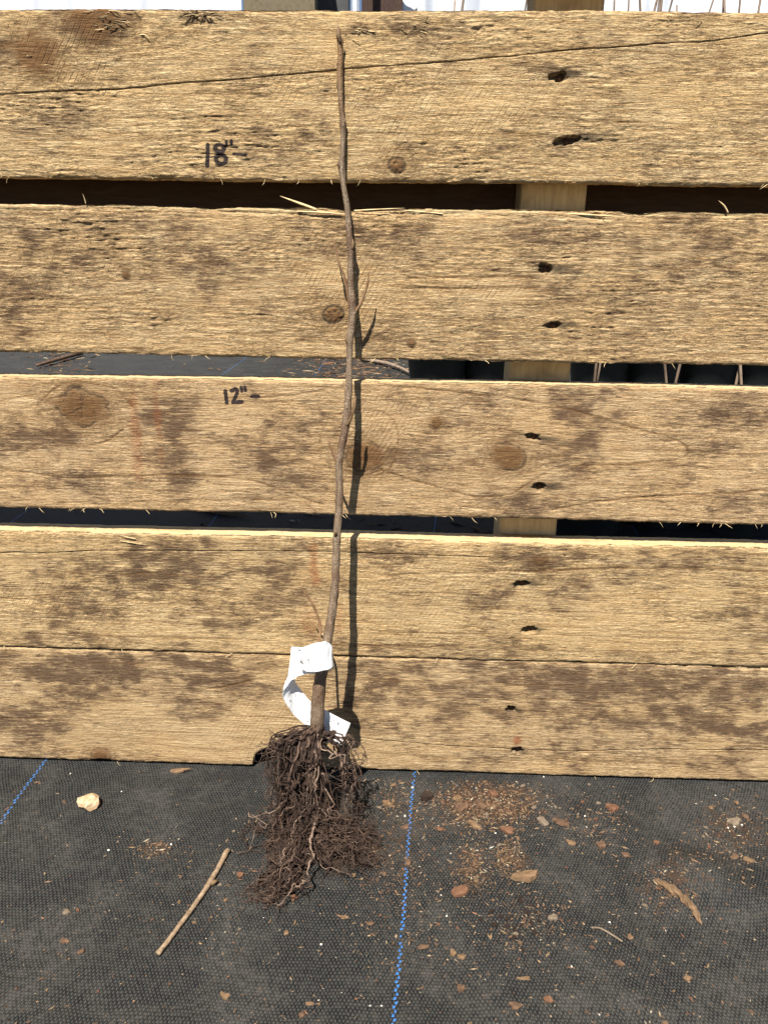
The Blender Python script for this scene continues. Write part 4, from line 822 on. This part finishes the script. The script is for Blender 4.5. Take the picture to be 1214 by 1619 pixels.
# ------------------------------------------------------------------ behind the pallet
def sheet_mat():
    s = NT('white_polythene'); p = s.inches(); n = s.noise(p, .25, 3, .5)
    return s.finish(s.mix(n, (.62, .66, .74), (.78, .80, .84)), .35, .5)
MAT_SHEET = sheet_mat()
def hanging(name, u0, u1, dist, z0, z1, label, seed):
    xa = at(u0, 8, -dist)[0]; xb = at(u1, 8, -dist)[0]; n, m = 120, 14
    x, z = np.meshgrid(np.linspace(xa, xb, n), np.linspace(z0, z1, m), indexing='ij'); y = dist + 2.4*pn(x/6+z*.01, z/40, seed) + 1.3*pn(x/1.9+z*.03, z/22, seed+1)
    V = [tuple(q) for q in np.stack([x, y, z], -1).reshape(-1, 3)]
    o_ = n*m; V += [(x, y+.05, z) for x, y, z in V]
    Fc = [(i*m+j, i*m+m+j, i*m+m+j+1, i*m+j+1) for i in range(n-1) for j in range(m-1)]; Fc += [tuple(o_+q for q in f[::-1]) for f in Fc]
    return tag(mesh_obj(name, V, Fc, MAT_SHEET, origin=((xa+xb)/2, dist, 0)), label, 'plastic sheet', 'white plastic sheets behind the pallet')
hanging('plastic_sheet', -500, 383, 135, .2, 75, 'white plastic sheet hanging behind the left half of the pallet', 3)
hanging('plastic_sheet', 634, 838, 135, .2, 75, 'narrow white plastic sheet behind bare canes, left of the pallet post', 8)
hanging('plastic_sheet', 948, 1700, 135, .2, 75, 'white plastic sheet behind canes at the top right corner', 13)
MAT_OLD = plain_wood('old_timber', (.13, .105, .068), (.19, .155, .10), (8, 8, 1.2)); MAT_DK = plain_wood('dark_timber', (.045, .028, .022), (.075, .045, .035), (8, 8, 1.2))
def upright(name, u0, u1, dist, z1, mat, label, cat, seed):
    xa = at(u0, 8, -dist)[0]; xb = at(u1, 8, -dist)[0]; e_ = rough_box(name, xa, xb, dist, dist+3.5, 0, z1, mat, None, seed)
    return tag(e_, label, cat)
upright('timber_post', 385, 498, 118, 70, MAT_OLD, 'weathered olive timber post behind the top board', 'post', 21)
upright('timber_post', 500, 551, 128, 70, bark_mat('grey_panel', (.05, .052, .055), (.075, .075, .078), (.04, .04, .04), .5, (1, 1, 1), .1, .6), 'dark grey post beside the weathered timber post', 'post', 22)
upright('timber_post', 572, 636, 122, 70, MAT_DK, 'dark red-brown post behind the top of the sapling', 'post', 23)
xa = at(561, 8, -112)[0]; V, Fc = tube([(xa, 112, 0), (xa+.1, 112, 36), (xa, 112, 72)], .62, 14)
s_ = NT('galvanised_pipe'); s_.put(s_.b.inputs['Metallic'], .6); tag(mesh_obj('steel_pipe', V, Fc, s_.finish(s_.mix(s_.noise(s_.inches(), 1.2, 3), (.5, .54, .6), (.68, .71, .75)), .4, .5), origin=(xa, 112, 0)), 'pale steel pipe standing just left of the dark red-brown post', 'pipe')
# potted canes
s_ = NT('black_pot_plastic'); MAT_POT = s_.finish(s_.mix(s_.noise(s_.inches(), 1.5, 4), (.012, .014, .014), (.035, .04, .04)), .5, .4)
MAT_CANE = bark_mat('bare_cane', (.16, .11, .075), (.30, .22, .16), (.08, .05, .035), 1.2, (2, 2, .3), .3, .7)
def pot(u, dist, canes, seed, label):
    x = at(u, 590, -dist)[0]; e_ = empty('potted_cane', (x, dist, 0)); r = np.random.default_rng(seed)
    prof = [(2.6, 0), (3.3, 6.6), (3.55, 6.6), (3.6, 7.3), (3.3, 7.3), (3.2, 6.4)]; n = 28
    V = [(x+a*math.cos(t), dist+a*math.sin(t), z) for a, z in prof for t in np.arange(n)/n*2*np.pi]; Fc = [(i*n+j, i*n+(j+1) % n, i*n+n+(j+1) % n, i*n+n+j) for i in range(len(prof)-1) for j in range(n)]
    adopt(mesh_obj('pot', V, Fc, MAT_POT), e_); V, Fc = lump((x, dist, 6.2), (3.15, 3.15, .35), seed, 3, .25); adopt(mesh_obj('potting_soil', V, Fc, CH['dark'], smooth=False), e_)
    for k in range(canes):
        a = r.uniform(0, 6.28); rr = r.uniform(.2, 1.6); L = r.uniform(30, 46); b = np.array([x+rr*math.cos(a), dist+rr*math.sin(a), 6]); tip = b+[r.normal(0, 4), r.normal(0, 3), L]; mid = (b+tip)/2+r.normal(0, .9, 3)
        V, Fc = tube(catmull([b, mid, tip], 16), np.linspace(.24, .10, 16)*r.uniform(.6, 1.0)*(.42 if dist < 40 else .9), 7, .2, seed=k); adopt(mesh_obj('cane', V, Fc, MAT_CANE), e_)
    tag(e_, label, 'potted plant', 'potted canes behind the pallet')
POTS = [(u, 62+(k*37 % 9), 2+k % 3, 'black pot of bare canes in the back row behind the pallet, %s from the left' % w_) for k, (u, w_) in enumerate(zip((690, 775, 945, 1030, 1115, 1200), ('first', 'second', 'third', 'fourth', 'fifth', 'last')))]
POTS += [(930, 24, 2, 'black pot of bare canes close behind the pallet, nearest the post'), (1060, 26, 2, 'black pot of bare canes close behind the pallet, middle of the front row'), (1190, 25, 2, 'black pot of bare canes close behind the pallet at the right edge')]
for k, (u, dd, cn, lb) in enumerate(POTS): pot(u, dd, cn, 40+k, lb)
# sticks and litter on the sheet behind, seen through the second gap
def far_g(u, v): return gnd(u, v)
for k, (a, b, r, lb) in enumerate([((570, 571), (665, 603), .30, 'bent brown stick on the fabric behind the pallet, seen through a gap'), ((130, 562), (60, 583), .34, 'dark stick of litter behind the pallet at the left end of a gap')]):
    p, q = gnd(*a), gnd(*b); p[2] = q[2] = r+.1; m = (p+q)/2+np.array([.4, 2., .1]); V, Fc = tube(catmull([p, m, q], 24), np.linspace(r, r*.6, 24), 8, .3, seed=k); tag(mesh_obj('fallen_stick', V, Fc, MAT_CANE if k == 0 else CH['brown'], origin=m*[1, 1, 0]), lb, 'stick')
LV, LF, LC = [], [], []
for k in range(900):
    if rng.random() < .7: u, v = rng.normal(560, 50), rng.uniform(566, 600)
    elif rng.random() < .6: u, v = rng.normal(95, 25), rng.uniform(558, 590)
    else: u, v = rng.uniform(-50, 1250), rng.uniform(560, 604)
    p = gnd(u, v)
    if p[1] > 108 or p[1] < 5: continue
    s = .10*min(2, rng.lognormal(0, .5)); a = rng.uniform(0, 6.28); ca, sa = math.cos(a), math.sin(a); base = len(LV); st = rng.choice([1, 2, 6])
    for x, y, z in ((-1, 0, .2), (.1, -.7, .15), (1, .1, .3), (0, .8, .2), (.1, 0, 1.1)):
        x *= st; LV.append((p[0]+s*(x*ca-y*sa), p[1]+s*(x*sa+y*ca), s*z*.8))
    LF += [(base+i, base+(i+1) % 4, base+4) for i in range(4)]; LC += [TINT[rng.choice(7, p=[.15, .25, .08, .3, .1, .02, .1])]*rng.uniform(.35, .8)]*5
for k in range(700):                                         # in the shade just behind the boards, third gap
    p = np.array([rng.uniform(-14, 16), rng.uniform(14, 34), 0]); s = .07*rng.lognormal(0, .6); a = rng.uniform(0, 6.28); ca, sa = math.cos(a), math.sin(a); base = len(LV); st = rng.choice([1, 2, 5])
    for x, y, z in ((-1, 0, .2), (.1, -.7, .15), (1, .1, .3), (0, .8, .2), (.1, 0, 1.1)):
        x *= st; LV.append((p[0]+s*(x*ca-y*sa), p[1]+s*(x*sa+y*ca), s*z*.8))
    LF += [(base+i, base+(i+1) % 4, base+4) for i in range(4)]; LC += [TINT[rng.choice(7, p=[.15, .25, .08, .3, .1, .02, .1])]*rng.uniform(.35, .8)]*5
lit2 = mesh_obj('leaf_litter', LV, LF, None, None, False); attr(lit2, 'tint', np.array(LC)); lit2.data.materials.append(lit.data.materials[0]); tag(lit2, 'broken leaf litter on the fabric behind the pallet', 'litter', kind='stuff')
